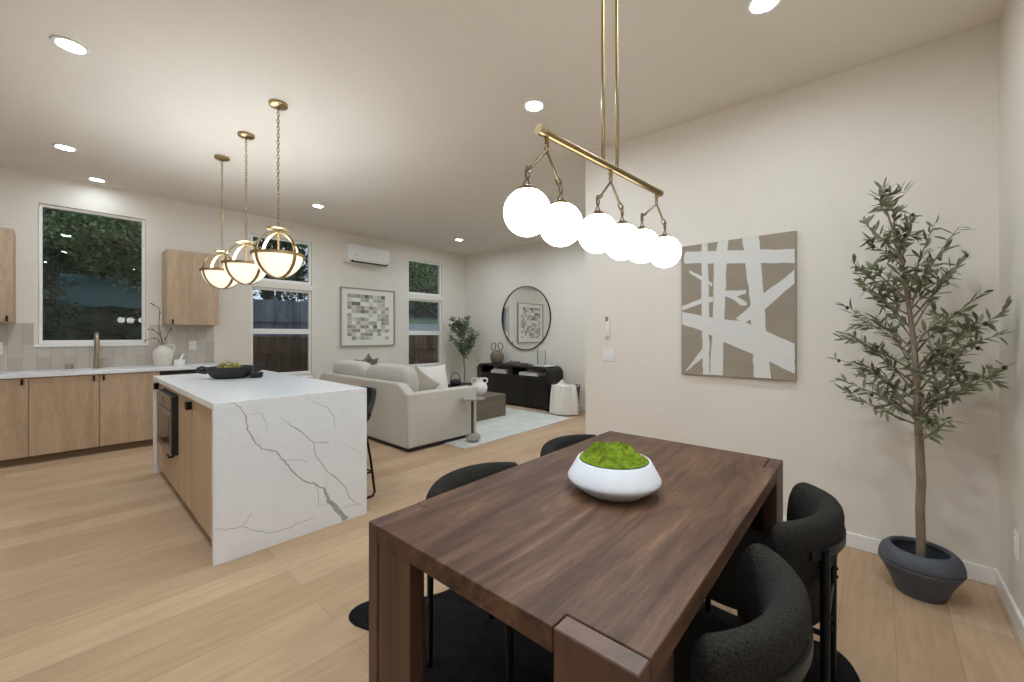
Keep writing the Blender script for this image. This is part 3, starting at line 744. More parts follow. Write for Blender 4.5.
# ------------------------------------------------------------------ dining chairs (local: faces +y)
def chair_proto():
    t = thing('dining_chair', '', 'chair', group='black wrap-back dining chairs')
    b = nb(); lathe(b, [(0, .365), (.18, .365), (.212, .375), (.234, .40), (.24, .43), (.234, .46), (.212, .485), (.16, .497), (0, .503)], 48, (0, .04, 0)); obj('seat', b, M['seatfab'], t, 60)
    # back: a thick roll of padding swept round an arc
    b = nb(); N, K = 56, 22; th0, th1 = R(218), R(322); rings = []; RR = .308; AC_ = .092
    for i in range(N + 1):
        s = -1 + 2 * i / N; th = (th0 + th1) / 2 + s * (th1 - th0) / 2
        e = .12; q = 1 - abs(s)
        k = 1 if q > e else math.sqrt(max(0, 1 - ((e - q) / e) ** 2)); k = max(k, .02)
        zm = .618 - .012 * abs(s) ** 2
        lean = .018
        row = []
        for j in range(K):
            a = 2 * PI * j / K; cx, sx = math.cos(a), math.sin(a)
            px = math.copysign(abs(cx) ** .75, cx) * .043 * (.35 + .65 * k); pz = math.copysign(abs(sx) ** .62, sx) * .105 * k
            rad = RR + px + lean * (pz / .105) * (1 - .3 * s * s)
            row.append(b.verts.new((rad * math.cos(th), AC_ + rad * math.sin(th), zm + pz)))
        rings.append(row)
    for A, B in zip(rings, rings[1:]):
        for j in range(K): b.faces.new((A[j], B[j], B[(j + 1) % K], A[(j + 1) % K]))
    b.faces.new(rings[0]); b.faces.new(rings[-1])
    bmesh.ops.recalc_face_normals(b, faces=b.faces[:]); obj('backrest', b, M['boucle'], t, 60)
    # lower rear shell joining back and seat
    b = nb(); rings = []
    for i in range(33):
        s = -1 + 2 * i / 32; th = R(270) + s * R(47); rad = .30
        k = math.sqrt(max(.0004, 1 - abs(s) ** 6)); row = []
        for j in range(12):
            a = 2 * PI * j / 12
            row.append(b.verts.new(((rad + .022 * math.cos(a)) * math.cos(th), AC_ + (rad + .022 * math.cos(a)) * math.sin(th), .455 + .10 * k * math.sin(a))))
        rings.append(row)
    for A, B in zip(rings, rings[1:]):
        for j in range(12): b.faces.new((A[j], B[j], B[(j + 1) % 12], A[(j + 1) % 12]))
    b.faces.new(rings[0]); b.faces.new(rings[-1]); bmesh.ops.recalc_face_normals(b, faces=b.faces[:]); obj('lower_back', b, M['seatfab'], t, 60)
    # metal strap round the back
    b = nb(); vs = []; n = 30
    for i in range(n + 1):
        th = R(233) + R(74) * i / n; row = []
        for rad, dz in ((.356, .016), (.362, .014), (.362, -.014), (.356, -.016)):
            row.append(b.verts.new((rad * math.cos(th), AC_ + rad * math.sin(th), .628 + dz)))
        vs.append(row)
    for A, B in zip(vs, vs[1:]):
        for j in range(4): b.faces.new((A[j], A[(j + 1) % 4], B[(j + 1) % 4], B[j]))
    b.faces.new(vs[0]); b.faces.new(vs[-1]); bmesh.ops.recalc_face_normals(b, faces=b.faces[:]); st = obj('back_strap', b, M['black'], t)
    for s in (-1, 1):
        b = nb(); tube(b, [(s * .206, -.197, .628), (s * .211, -.204, .628)], .007, 10); obj('bolt', b, M['black'], st)
    for s in (-1, 1):
        b = nb(); tube(b, [(s * .172, -.226, .640), (s * .173, -.226, .45), (s * .176, -.226, 0)], [.0135, .0135, .011], 14)
        lg = obj('leg', b, M['black'], t)
        b = nb(); tube(b, [(s * .174, -.236, .44), (s * .174, -.243, .44)], .006, 8); tube(b, [(s * .174, -.236, .41), (s * .174, -.243, .41)], .006, 8); obj('bolt', b, M['black'], lg)
        b = nb(); tube(b, [(s * .175, .18, .38), (s * .19, .20, .2), (s * .2, .215, 0)], [.0135, .0125, .011], 14); obj('leg', b, M['black'], t)
    b = nb(); box(b, -.17, .17, -.232, -.215, .375, .395, .004, 1)
    for s in (-1, 1): tube(b, [(s * .172, -.226, .385), (s * .16, 0, .372), (s * .175, .18, .372)], .009, 8)
    obj('seat_frame', b, M['black'], t)
    return t
cp = chair_proto()
cp.location = (1.055, .375, 0); cp.rotation_euler = (0, 0, R(2)); cp['label'] = 'dark padded chair tucked under the table, the one nearest the lower frame edge'
dup(cp, (1.715, .352, 0), R(1), 'dark padded chair tucked in at the table end near the potted olive tree')
dup(cp, (1.145, 1.085, 0), R(182), 'dark padded chair on the island side, nearer the table corner facing the viewer')
dup(cp, (1.835, 1.085, 0), R(181), 'dark padded chair on the island side, at the far end near the wall corner')

# black hide rug under the table
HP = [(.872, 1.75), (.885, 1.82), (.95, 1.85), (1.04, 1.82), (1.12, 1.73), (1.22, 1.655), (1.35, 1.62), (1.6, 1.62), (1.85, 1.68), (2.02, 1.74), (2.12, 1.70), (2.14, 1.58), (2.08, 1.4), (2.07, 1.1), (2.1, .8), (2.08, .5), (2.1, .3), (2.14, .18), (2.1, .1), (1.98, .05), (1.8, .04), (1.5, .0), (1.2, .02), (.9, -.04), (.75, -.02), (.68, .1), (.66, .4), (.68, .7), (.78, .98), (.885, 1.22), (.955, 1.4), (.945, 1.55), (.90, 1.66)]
def closed_spline(p, n=5):
    out = []; k = len(p)
    for i in range(k):
        p0, p1, p2, p3 = p[i - 1], p[i], p[(i + 1) % k], p[(i + 2) % k]
        for j in range(n):
            t = j / n
            out.append(tuple(.5 * (2 * p1[d] + (p2[d] - p0[d]) * t + (2 * p0[d] - 5 * p1[d] + 4 * p2[d] - p3[d]) * t * t + (3 * p1[d] - p0[d] - 3 * p2[d] + p3[d]) * t ** 3) for d in (0, 1)))
    return out
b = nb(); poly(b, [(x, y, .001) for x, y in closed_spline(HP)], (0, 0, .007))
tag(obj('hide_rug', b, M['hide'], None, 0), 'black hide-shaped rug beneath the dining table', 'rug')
for o in [o for o in bpy.data.objects if o.name.startswith(('dining_chair', 'dining_table'))]: o.location.z = .0085
for o in [o for o in bpy.data.objects if o.type == 'MESH' and o.name in ('bowl', 'bowl.001', 'moss')]:
    if abs(o.location.x - 1.269) < .01: o.location.z += .0085

# ------------------------------------------------------------------ taupe canvas painting
STROKES = [[(1.11, 1.941), (1.096, 1.939), (0.414, 1.863), (0.411, 1.771), (1.117, 1.851), (1.123, 1.888)], [(0.99, 1.981), (0.949, 1.981), (0.941, 1.607), (0.936, 1.005), (0.982, 1.005), (0.992, 1.611)], [(0.878, 1.981), (0.808, 1.981), (0.819, 1.84), (0.835, 1.418), (0.846, 1.005), (0.932, 1.005), (0.911, 1.399), (0.907, 1.81)], [(0.718, 1.981), (0.619, 1.981), (0.604, 1.775), (0.588, 1.583), (0.575, 1.335), (0.545, 1.005), (0.646, 1.005), (0.658, 1.239), (0.668, 1.511), (0.692, 1.727)], [(1.134, 1.48), (0.984, 1.443), (0.832, 1.414), (0.706, 1.395), (0.575, 1.326), (0.414, 1.242), (0.414, 1.047), (0.539, 1.113), (0.66, 1.171), (0.832, 1.246), (0.984, 1.328), (1.134, 1.383)], [(0.414, 1.726), (0.414, 1.64), (0.575, 1.483), (0.621, 1.431), (0.66, 1.413), (0.706, 1.385), (0.759, 1.416), (0.672, 1.501), (0.588, 1.583)], [(1.079, 1.796), (0.984, 1.735), (0.916, 1.681), (0.916, 1.657), (0.984, 1.706), (1.079, 1.774)], [(1.134, 1.524), (0.992, 1.573), (0.911, 1.584), (0.911, 1.543), (0.992, 1.537), (1.134, 1.491)], [(0.841, 1.62), (0.697, 1.616), (0.694, 1.594), (0.755, 1.574), (0.689, 1.527), (0.692, 1.506), (0.732, 1.51), (0.786, 1.56), (0.835, 1.584)], [(1.106, 1.029), (0.984, 1.199), (0.936, 1.255), (0.936, 1.183), (0.984, 1.13), (1.1, 1.023)]]
CY, CZ = .7725, 1.4915
pt = thing('painting', 'large taupe canvas with crossing white brush bands on the dining wall', 'painting', (XA - .0004, CY, CZ))
b = nb(); box(b, -.032, 0, -.366, .366, -.491, .491, .002, 1); obj('canvas', b, M['canvas'], pt, 0)
for i, s in enumerate(STROKES):
    pts = []
    rnd = random.Random(i); n = len(s)
    for k in range(n):
        y0, z0 = s[k]; y1, z1 = s[(k + 1) % n]; m_ = max(1, int(math.hypot(y1 - y0, z1 - z0) / .035))
        for q in range(m_):
            j = .003 if q else 0
            pts.append((-.0322, max(-.365, min(.365, y0 + (y1 - y0) * q / m_ - CY + rnd.uniform(-j, j))), max(-.49, min(.49, z0 + (z1 - z0) * q / m_ - CZ + rnd.uniform(-j, j)))))
    b = nb(); poly(b, pts, (-.0006 - .00012 * i, 0, 0)); obj('brush_band', b, M['paintw'], pt, 0)

# ------------------------------------------------------------------ olive tree in the corner
PX, PY = 2.90, -.15
tr = thing('potted_olive_tree', 'tall potted olive tree in the corner of the dining wall', 'potted tree', (PX, PY, 0))
b = nb(); lathe(b, [(0, 0), (.088, 0), (.094, .004), (.118, .07), (.148, .128), (.156, .143), (.159, .15), (.158, .154), (.1515, .157), (.157, .161), (.158, .166), (.156, .178), (.147, .205), (.128, .225), (.116, .229), (.108, .226), (.105, .215), (.12, .19), (.12, .12), (0, .1)], 56); obj('pot', b, M['pot'], tr, 35)
b = nb(); lathe(b, [(0, .15), (.119, .15), (.119, .125), (0, .125)], 32); obj('soil', b, M['soil'], tr)
def tz(py): return 1.3 + (335 - py) / 198.0
def ty(px): return -(px - 921) / 281.0
trunk = [(921, 580), (922, 550), (921, 510), (922, 480), (920, 440), (918, 400), (917, 370), (914, 335), (908, 295), (903, 262), (894, 232), (888, 212), (884, 196)]
tp = [Vector((.012 * math.sin(i * 1.1), ty(x), max(.12, tz(y)))) for i, (x, y) in enumerate(trunk)]
b = nb(); tube(b, tp, [.020, .0185, .018, .0185, .0165, .0145, .013, .011, .009, .007, .005, .0035, .0025], 12); obj('trunk', b, M['bark'], tr)
def along(py):
    z = tz(py)
    for p, q in zip(tp, tp[1:]):
        if p.z <= z <= q.z: return p.lerp(q, (z - p.z) / max(1e-6, q.z - p.z))
    return tp[-1]
sprays = [(883, 183, 212), (890, 196, 235), (862, 216, 255), (868, 240, 275), (848, 256, 300), (852, 268, 315), (910, 212, 250), (935, 226, 300), (958, 232, 310), (968, 258, 320), (950, 272, 330), (930, 268, 310),
          (838, 303, 350), (846, 312, 365), (836, 332, 372), (828, 361, 402), (834, 385, 420), (842, 398, 425), (866, 396, 425), (980, 296, 355), (1000, 312, 372), (985, 322, 370), (1002, 334, 378), (965, 312, 350),
          (1003, 362, 405), (985, 372, 405), (968, 385, 418), (948, 398, 430), (942, 422, 440), (890, 330, 385), (872, 345, 395), (880, 292, 340), (940, 345, 400), (955, 352, 408), (896, 268, 300), (888, 232, 268), (978, 345, 395), (866, 368, 415), (935, 382, 425),
          (858, 284, 330), (948, 250, 315), (870, 262, 300), (902, 232, 262), (858, 342, 385), (972, 330, 372), (858, 376, 408)]
fol = nb(); wb = nb(); rnd = random.Random(11); ends = []
DK = Vector((1, 0, 0))
for i, (px, py, sy) in enumerate(sprays):
    s = along(sy); dx = rnd.uniform(-.22, .20)
    e = Vector((dx, max(-.285, ty(px)), tz(py)))
    kk = 1 + dx / 2.9; e.y = max(-.27, (PY + e.y) * kk - PY); e.z = 1.3 + (e.z - 1.3) * kk
    mid = s.lerp(e, .42) + Vector((rnd.uniform(-.06, .06), rnd.uniform(-.05, .05), rnd.uniform(-.02, .07)))
    mid.y = max(mid.y, -.26)
    pts = []
    for k in range(9):
        q = k / 8; pts.append(s * (1 - q) ** 2 + mid * 2 * q * (1 - q) + e * q * q)
    tube(wb, pts, [.0055 - .0042 * k / 8 for k in range(9)], 6)
    ends.append(e)
    nl = 21
    for k in range(nl):
        q = .30 + .70 * k / (nl - 1); f_ = q * 8; i0 = min(7, int(f_)); p = pts[i0].lerp(pts[i0 + 1], f_ - i0)
        d = (pts[min(8, i0 + 1)] - pts[i0]).normalized()
        side = Vector((rnd.uniform(-1, 1), rnd.uniform(-1, 1), rnd.uniform(-.6, .8)))
        dd = d * rnd.uniform(.3, 1.0) + side.normalized() * .9
        ln = rnd.uniform(.046, .078)
        tipx = p + dd.normalized() * ln
        if tipx.x > .31 or tipx.y < -.285: dd = d * .6 + Vector((-abs(side.x), abs(side.y), side.z))
        leaf(fol, p, dd, Vector((rnd.uniform(-1, 1), rnd.uniform(-1, 1), 1)), ln, rnd.uniform(.014, .021), rnd.uniform(-.1, .3))
    for w_ in range(1 if i % 3 else 2):
        q = pts[rnd.choice((3, 4, 5, 6))]; off = Vector((rnd.uniform(-.09, .06), rnd.uniform(-.10, .10), rnd.uniform(-.05, .10))); e2 = q + off
        e2.y = max(e2.y, -.225); e2.z = min(e2.z, 2.02)
        tube(wb, [q, q.lerp(e2, .5) + Vector((0, 0, .012)), e2], [.0025, .002, .0012], 5)
        for k in range(9):
            p = q.lerp(e2, .25 + .75 * k / 8)
            leaf(fol, p, off.normalized() * .8 + Vector((rnd.uniform(-.8, .4), rnd.uniform(-.6, .8), rnd.uniform(-.6, .8))), Vector((rnd.uniform(-1, 1), rnd.uniform(-1, 1), 1)), rnd.uniform(.042, .07), .017, .12)
obj('branches', wb, M['bark'], tr); obj('foliage', fol, M['leaf'], tr, 0)
for i in range(0, len(ends), 3):
    b = nb(); e = ends[i]; ball(b, (e.x - .01, e.y + (.012 if e.y < 0 else -.012), e.z - .012), .0085, 12, 0, (1, 1, 1.25)); obj('olive', b, M['olive'], tr)

# ------------------------------------------------------------------ bar stool tucked under the island overhang
t = thing('bar_stool', 'black leather bar stool tucked against the island overhang', 'bar stool', (1.475, 3.215, 0))
b = nb(); rings = []; NU, NV = 28, 18
# bucket shell: seat that rises into a wrap-round back on the +x side
for i in range(NV + 1):
    v = i / NV; row = []
    for j in range(NU + 1):
        u = -1 + 2 * j / NU
        if v < .5:
            q = v / .5; x = -.19 + .36 * q; z = .585 - .02 * math.sin(q * PI) + .10 * abs(u) ** 4 * q; y = u * (.19 + .02 * q)
        else:
            q = (v - .5) / .5; x = .17 + .075 * math.sin(q * PI / 2) - .07 * abs(u) ** 2.2; z = .585 + .27 * q + .1 * abs(u) ** 4 * (1 - q); y = u * (.21 - .02 * q)
        row.append(b.verts.new((x, y, z)))
    rings.append(row)
for A, B in zip(rings, rings[1:]):
    for j in range(NU): b.faces.new((A[j], A[j + 1], B[j + 1], B[j]))
bmesh.ops.recalc_face_normals(b, faces=b.faces[:])
bmesh.ops.solidify(b, geom=b.faces[:], thickness=.028); b.transform(Matrix.Translation((.045, 0, 0))); obj('shell', b, M['stool'], t, 60)
for s in (-1, 1):
    b = nb(); y = s * .165; y2 = s * .2
    tube(b, [(-.13, y, .56), (-.17, y * 1.1, .3), (-.2, y2, .04), (-.185, y2, .012), (-.15, y2, .0095), (.16, y2, .0095), (.19, y2, .012), (.205, y2, .04), (.18, y * 1.1, .3), (.14, y, .56)], .0095, 10); obj('sled_leg', b, M['black'], t)
b = nb(); tube(b, [(-.18, -.19, .2), (-.18, .19, .2)], .008, 8); tube(b, [(.19, -.19, .2), (.19, .19, .2)], .008, 8); tube(b, [(-.18, -.19, .2), (.19, -.19, .2)], .008, 8); tube(b, [(-.18, .19, .2), (.19, .19, .2)], .008, 8); obj('foot_rail', b, M['black'], t)

# ------------------------------------------------------------------ sofa and pillows
sf = thing('sofa', 'cream fabric sofa with its back to the kitchen island', 'sofa', (3.04, 5.01, .0115))
sx, sy = 3.04, 5.01
def SB(x0, x1, y0, y1, z0, z1): return (x0 - sx, x1 - sx, y0 - sy, y1 - sy, z0, z1)
b = nb(); box(b, *SB(2.545, 3.50, 3.85, 6.18, 0, .035)); obj('plinth', b, M['plinth'], sf, 0)
b = nb()
poly(b, [(2.53 - sx, y - sy, z) for y, z in ((3.836, .036), (6.2, .036), (6.2, .63), (6.165, .636), (6.03, .735), (4.03, .735), (3.875, .638), (3.836, .63))], (.12, 0, 0))
bmesh.ops.bevel(b, geom=b.edges[:], offset=.010, segments=3, affect='EDGES'); obj('back', b, M['sofa'], sf, 60)
for y0, y1 in ((3.838, 4.02), (6.015, 6.198)):
    b = nb(); box(b, *SB(2.56, 3.56, y0, y1, .036, .63), .014, 4); obj('arm', b, M['sofa'], sf, 60)
b = nb(); box(b, *SB(2.655, 3.53, 4.022, 6.013, .036, .30), .015, 2); obj('seat_base', b, M['sofa'], sf, 60)
for y0, y1 in ((4.03, 5.015), (5.02, 6.005)):
    b = nb(); softbox(b, *SB(2.66, 3.56, y0, y1, .30, .46), 7, 8, None, .06); obj('seat_cushion', b, M['sofa'], sf, 80)
for y0, y1 in ((4.07, 5.07), (5.09, 6.08)):
    b = nb(); m_ = T(0, 0, 0)
    softbox(b, -.11, .11, -(y1 - y0) / 2, (y1 - y0) / 2, -.235, .235, 4.2, 9, Matrix.Translation((2.785 - sx, (y0 + y1) / 2 - sy, .685)) @ Matrix.Rotation(R(-7), 4, 'Y'))
    obj('back_cushion', b, M['sofa'], sf, 80)
def throw_pillow(w, h, th, m_, loc, rot, label):
    b = nb(); pillow(b, w, h, th, Matrix.Identity(4))
    return tag(obj('throw_pillow', b, M[m_], None, 80, loc, rot), label, 'pillow', 'throw pillows on the cream sofa')
throw_pillow(.50, .46, .15, 'pillow_w', (3.20, 4.27, .685), (R(76), 0, R(3)), 'crisp white throw pillow with pointed corners at the sofa arm')
throw_pillow(.40, .40, .15, 'tweed', (2.90, 4.14, .655), (R(80), R(38), R(-14)), 'taupe tweed throw pillow between the sofa back and the white pillow')
throw_pillow(.44, .44, .12, 'pat', (3.14, 5.94, .72), (R(104), 0, R(8)), 'grey patterned throw pillow whose corners show over the sofa back')
throw_pillow(.40, .40, .11, 'pat', (3.12, 5.82, .74), (R(100), R(45), R(8)), 'grey patterned throw pillow standing on its corner behind the sofa cushions')

# round white side table at the far end of the sofa
t = thing('side_table', 'round white side table just showing past the island corner', 'side table', (2.36, 6.42, 0))
b = nb(); lathe(b, [(0, .655), (.17, .655), (.18, .66), (.18, .675), (.175, .68), (0, .68)], 40); obj('top', b, M['white'], t)
b = nb(); lathe(b, [(0, .012), (.02, .012), (.018, .655), (0, .655)], 20); obj('post', b, M['black'], t)
b = nb(); lathe(b, [(0, 0), (.13, 0), (.13, .008), (.03, .014), (0, .014)], 32); obj('base', b, M['black'], t)

# small drinks table by the sofa arm
t = thing('drinks_table', 'slim drinks table with glass-stone foot beside the sofa arm', 'side table', (3.34, 3.665, .006))
b = nb(); lathe(b, [(0, .512), (.145, .512), (.15, .516), (.15, .524), (.146, .528), (0, .528)], 40); obj('top', b, M['crystal'], t)
b = nb(); tube(b, [(0, 0, .07), (0, 0, .512)], .013, 16); obj('post', b, M['steel'], t)
b = nb(); tube(b, [(-.02, -.0, .07), (-.02, -.0, .512)], .008, 10); obj('dark_post', b, M['black'], t)
b = nb(); rnd = random.Random(5)
bmesh.ops.create_icosphere(b, subdivisions=2, radius=1)
for v in b.verts:
    k = 1 + .18 * mnoise.noise(v.co * 2.3); v.co = Vector((v.co.x * .09 * k, v.co.y * .09 * k, min(.095, max(0, .05 + v.co.z * .07 * k))))
obj('base', b, M['crystal'], t, 15)

# living room rug
RC = [(3.06, 3.49), (5.30, 3.545), (5.28, 6.45), (3.0, 6.4)]
b = nb(); poly(b, [(x, y, .001) for x, y in RC], (0, 0, .01))
tag(obj('area_rug', b, M['rug'], None, 0), 'pale grey area rug under the coffee table', 'rug')
for o in bpy.data.objects:
    if o.name == 'drinks_table': o.location.z = .0115

# coffee table
t = thing('coffee_table', 'low grey-brown block coffee table on the pale rug', 'coffee table', (4.36, 4.93, .0115))
b = nb(); box(b, -.40, .40, -.48, .48, 0, .315, .003, 1); obj('body', b, M['coffee'], t, 0)
b = nb(); box(b, -.402, .402, -.482, .482, .3155, .345, .003, 1); obj('top', b, M['coffee'], t, 0)
# two-handled white vase on it
t = thing('vase', 'white round vase with two ear handles on the coffee table', 'vase', (4.34, 4.62, .357), R(-42))
b = nb(); lathe(b, [(0, 0), (.06, 0), (.075, .006), (.115, .07), (.128, .12), (.12, .165), (.085, .2), (.06, .215), (.055, .245), (.062, .27), (.07, .278), (.06, .278), (.048, .245), (.05, .215), (0, .18)], 40); obj('body', b, M['pillow_w'], t, 60)
for s in (-1, 1):
    b = nb(); tube(b, [(s * .055, 0, .262), (s * .10, 0, .272), (s * .125, 0, .25), (s * .12, 0, .215), (s * .095, 0, .19)], .013, 10); obj('handle', b, M['pillow_w'], t, 60)
b = nb(); rnd = random.Random(8)
t = thing('leafy_twig', 'dark leafy twig rising from the two-handled white vase', 'branches', (4.34, 4.62, .56))
for d in ((-.02, .01, .36), (.06, .02, .27), (-.09, -.03, .24)):
    b = nb(); tube(b, [(0, 0, 0), (d[0] * .4, d[1] * .4, d[2] * .6), d], [.004, .003, .002], 6)
    for k in range(9):
        q = .45 + .55 * k / 8; leaf(b, Vector(d) * q, Vector((rnd.uniform(-1, 1), rnd.uniform(-1, 1), rnd.uniform(-.2, .8))), Vector((0, 0, 1)), .05, .024)
    obj('sprig', b, M['twig'], t, 0)

# console
CX0, CX1, CYa, CYb, CZt = 5.53, 5.975, 4.185, 5.95, .745
t = thing('console', 'dark espresso sideboard with rounded ends under the round mirror', 'sideboard', ((CX0 + CX1) / 2, (CYa + CYb) / 2, 0))
cx_, cy_ = t.location.x, t.location.y
w2 = (CYb - CYa) / 2; d2 = (CX1 - CX0) / 2; rr = .13; tk = .035
def shell_pts(w, ztop, r, n=10):
    p = [(-w, 0)]
    for i in range(n + 1):
        a = PI - (PI / 2) * i / n; p.append((-w + r + r * math.cos(a), ztop - r + r * math.sin(a)))
    for i in range(n + 1):
        a = PI / 2 - (PI / 2) * i / n; p.append((w - r + r * math.cos(a), ztop - r + r * math.sin(a)))
    p.append((w, 0)); return p
outer = shell_pts(w2, CZt, rr); inner = shell_pts(w2 - tk, CZt - tk, rr - tk)
b = nb(); k = len(outer)
rows = [[b.verts.new((x, p[0], p[1])) for p in pr] for x, pr in ((-d2, outer), (-d2, inner), (d2, inner), (d2, outer))]
for A, B in zip(rows, rows[1:] + rows[:1]):
    for i in range(k - 1): b.faces.new((A[i], A[i + 1], B[i + 1], B[i]))
for i in (0, k - 1): b.faces.new([r_[i] for r_ in rows])
bmesh.ops.recalc_face_normals(b, faces=b.faces[:]); obj('shell', b, M['espresso'], t, 30)
iw = w2 - tk - .001
b = nb(); box(b, d2 - .02, d2 - .002, -iw, iw, .0, CZt - .14, 0); obj('back_panel', b, M['espresso'], t, 0)
b = nb(); box(b, -d2 + .01, d2 - .021, -iw, iw, .555, .575); obj('shelf', b, M['espresso'], t, 0)
b = nb(); box(b, -d2 + .02, d2 - .021, -.045, .045, .576, CZt - tk - .001); obj('divider', b, M['espresso'], t, 0)
for i in range(4):
    y0 = -iw + i * iw / 2
    b = nb(); box(b, -d2 + .006, -d2 + .026, y0 + .0015, y0 + iw / 2 - .0015, .03, .553, .002, 1); obj('door', b, M['espresso'], t, 0)
def book(loc, w, d, h, label, rz=0):
    t = thing('book', label, 'book', loc, rz, 'books in the sideboard shelf')
    b = nb(); box(b, -d / 2, d / 2, -w / 2, w / 2, 0, .005, .001, 1); box(b, -d / 2, d / 2, -w / 2, w / 2, h - .005, h, .001, 1); box(b, d / 2 - .005, d / 2, -w / 2, w / 2, .005, h - .005); obj('cover', b, M['white'], t, 0)
    b = nb(); box(b, -d / 2 + .006, d / 2 - .0055, -w / 2 + .006, w / 2 - .006, .0052, h - .0052); obj('pages', b, M['page'], t, 0)
book((5.70, 5.40, .5755), .40, .27, .05, 'white book lying in the far shelf bay of the dark sideboard', R(2))
book((5.70, 5.42, .6260), .30, .22, .025, 'thinner white book stacked on top in the far shelf bay')
book((5.70, 4.66, .5755), .44, .28, .055, 'thick white book lying in the near shelf bay, by the blanket basket', R(-1))
b = nb(); tube(b, [(0, -.06, .0), (.02, -.03, .018), (0, 0, .01), (-.02, .03, .02), (0, .06, .006)], .012, 8)
tag(obj('ornament', b, M['cream'], None, 60, (5.70, 4.70, .6425)), 'small pale knot ornament on the thick book in the sideboard', 'ornament')
# objects on the console
t = thing('wicker_vase', 'grey wicker vase with loop handles on the dark sideboard', 'vase', (5.76, 5.62, CZt + .0005), R(-45))
b = nb(); lathe(b, [(0, 0), (.09, 0), (.105, .01), (.135, .09), (.14, .14), (.125, .19), (.085, .22), (.07, .235), (.075, .25), (.062, .25), (.055, .23), (0, .2)], 36); obj('body', b, M['wicker'], t, 60)
for s in (-1, 1):
    b = nb(); tube(b, [(s * .07, 0, .23), (s * .115, 0, .30), (s * .1, 0, .38), (s * .05, 0, .405), (s * .02, 0, .35), (s * .045, 0, .26)], .011, 8); obj('handle', b, M['wicker'], t, 60)
t = thing('bead_garland', 'pale bead garland lying along the sideboard top', 'garland', (5.70, 5.05, CZt + .0005))
b = nb(); rnd = random.Random(4)
for i in range(26):
    q = i / 25; ball(b, (.04 * math.sin(q * 9), -.26 + .52 * q, .022 + (.025 if 8 < i < 14 or 17 < i < 21 else 0)), .022, 10)
obj('beads', b, M['wicker'], t)
b = nb()
box(b, -.09, .09, -.17, .17, 0, .022, .004, 1)
tag(obj('tray', b, M['white'], None, 0, (5.72, 4.42, CZt + .0005)), 'flat white tray near the rounded sideboard end', 'tray')
t = thing('glass_cylinder', 'tall clear glass cylinder standing on the white tray', 'vase', (5.75, 4.50, CZt + .023))
b = nb(); lathe(b, [(.075, 0), (.075, .26), (.071, .26), (.071, .004), (0, .004), (0, 0), (.075, 0)], 32); obj('body', b, M['clear'], t)
# round mirror
t = thing('mirror', 'round mirror in a thin dark frame above the sideboard', 'mirror', (XM - .001, 5.085, 1.628), 0)
RM = .615
b = nb(); lathe(b, [(RM - .009, 0), (RM + .003, 0), (RM + .003, .028), (RM - .009, .028), (RM - .009, 0)], 72); b.transform(Matrix.Rotation(R(-90), 4, 'Y')); obj('frame', b, M['black'], t)
b = nb(); lathe(b, [(0, .014), (RM - .0095, .014), (RM - .0095, .004), (0, .004)], 72); b.transform(Matrix.Rotation(R(-90), 4, 'Y')); obj('glass', b, M['mirror'], t, 20)

# basket with throw
t = thing('basket', 'dark woven basket behind the white throw beside the sideboard', 'basket', (5.62, 3.885, 0.0))
b = nb(); lathe(b, [(0, 0), (.19, 0), (.2, .01), (.235, .40), (.24, .43), (.228, .43), (.222, .40), (.19, .02), (0, .02)], 40); obj('body', b, M['basket'], t, 60)
for s in (-1, 1):
    b = nb(); tube(b, [(s * .1, -s * .0 + s * .205, .40), (s * .08, s * .225, .47), (-s * .0, s * .235, .49), (-s * .08, s * .225, .47), (-s * .1, s * .205, .40)], .010, 8); obj('handle', b, M['basket'], t, 60)
b = nb(); NU, NV = 60, 30; rows = []
for i in range(NV + 1):
    v = i / NV; row = []
    for j in range(NU + 1):
        u = -1 + 2 * j / NU
        rip = .030 * mnoise.noise(Vector((u * 2.6, v * 1.2, 3))) + .014 * math.sin(u * 9.5 + 1.3 * mnoise.noise(Vector((u, v * 2, 7)))) * (.5 + mnoise.noise(Vector((u * 2, v, 9))))
        if v < .7:
            q = v / .7; z = .02 + .455 * q; out_ = .300 - .045 * q ** 2 + rip * (1.1 - .35 * q); a = u * (.98 - .06 * q + .05 * (1 - q) * math.sin(3 * u))
        else:
            q = (v - .7) / .3; z = .475 + .02 * math.sin(q * PI) + .085 * math.exp(-((u + .30) / .20) ** 2) * math.sin(q * PI) + .02 * mnoise.noise(Vector((u * 4, q * 3, 1))) - .03 * q; out_ = .26 - .27 * q + rip * .6; a = u * .93
        ang = R(203) + a
        row.append(b.verts.new((out_ * math.cos(ang), out_ * math.sin(ang), z)))
    rows.append(row)
for A, B in zip(rows, rows[1:]):
    for j in range(NU): b.faces.new((A[j], A[j + 1], B[j + 1], B[j]))
bmesh.ops.recalc_face_normals(b, faces=b.faces[:]); bmesh.ops.solidify(b, geom=b.faces[:], thickness=.012)
tag(obj('throw_blanket', b, M['throw'], None, 80, (5.62, 3.885, 0)), 'white throw blanket draped over the basket beside the sideboard', 'blanket')

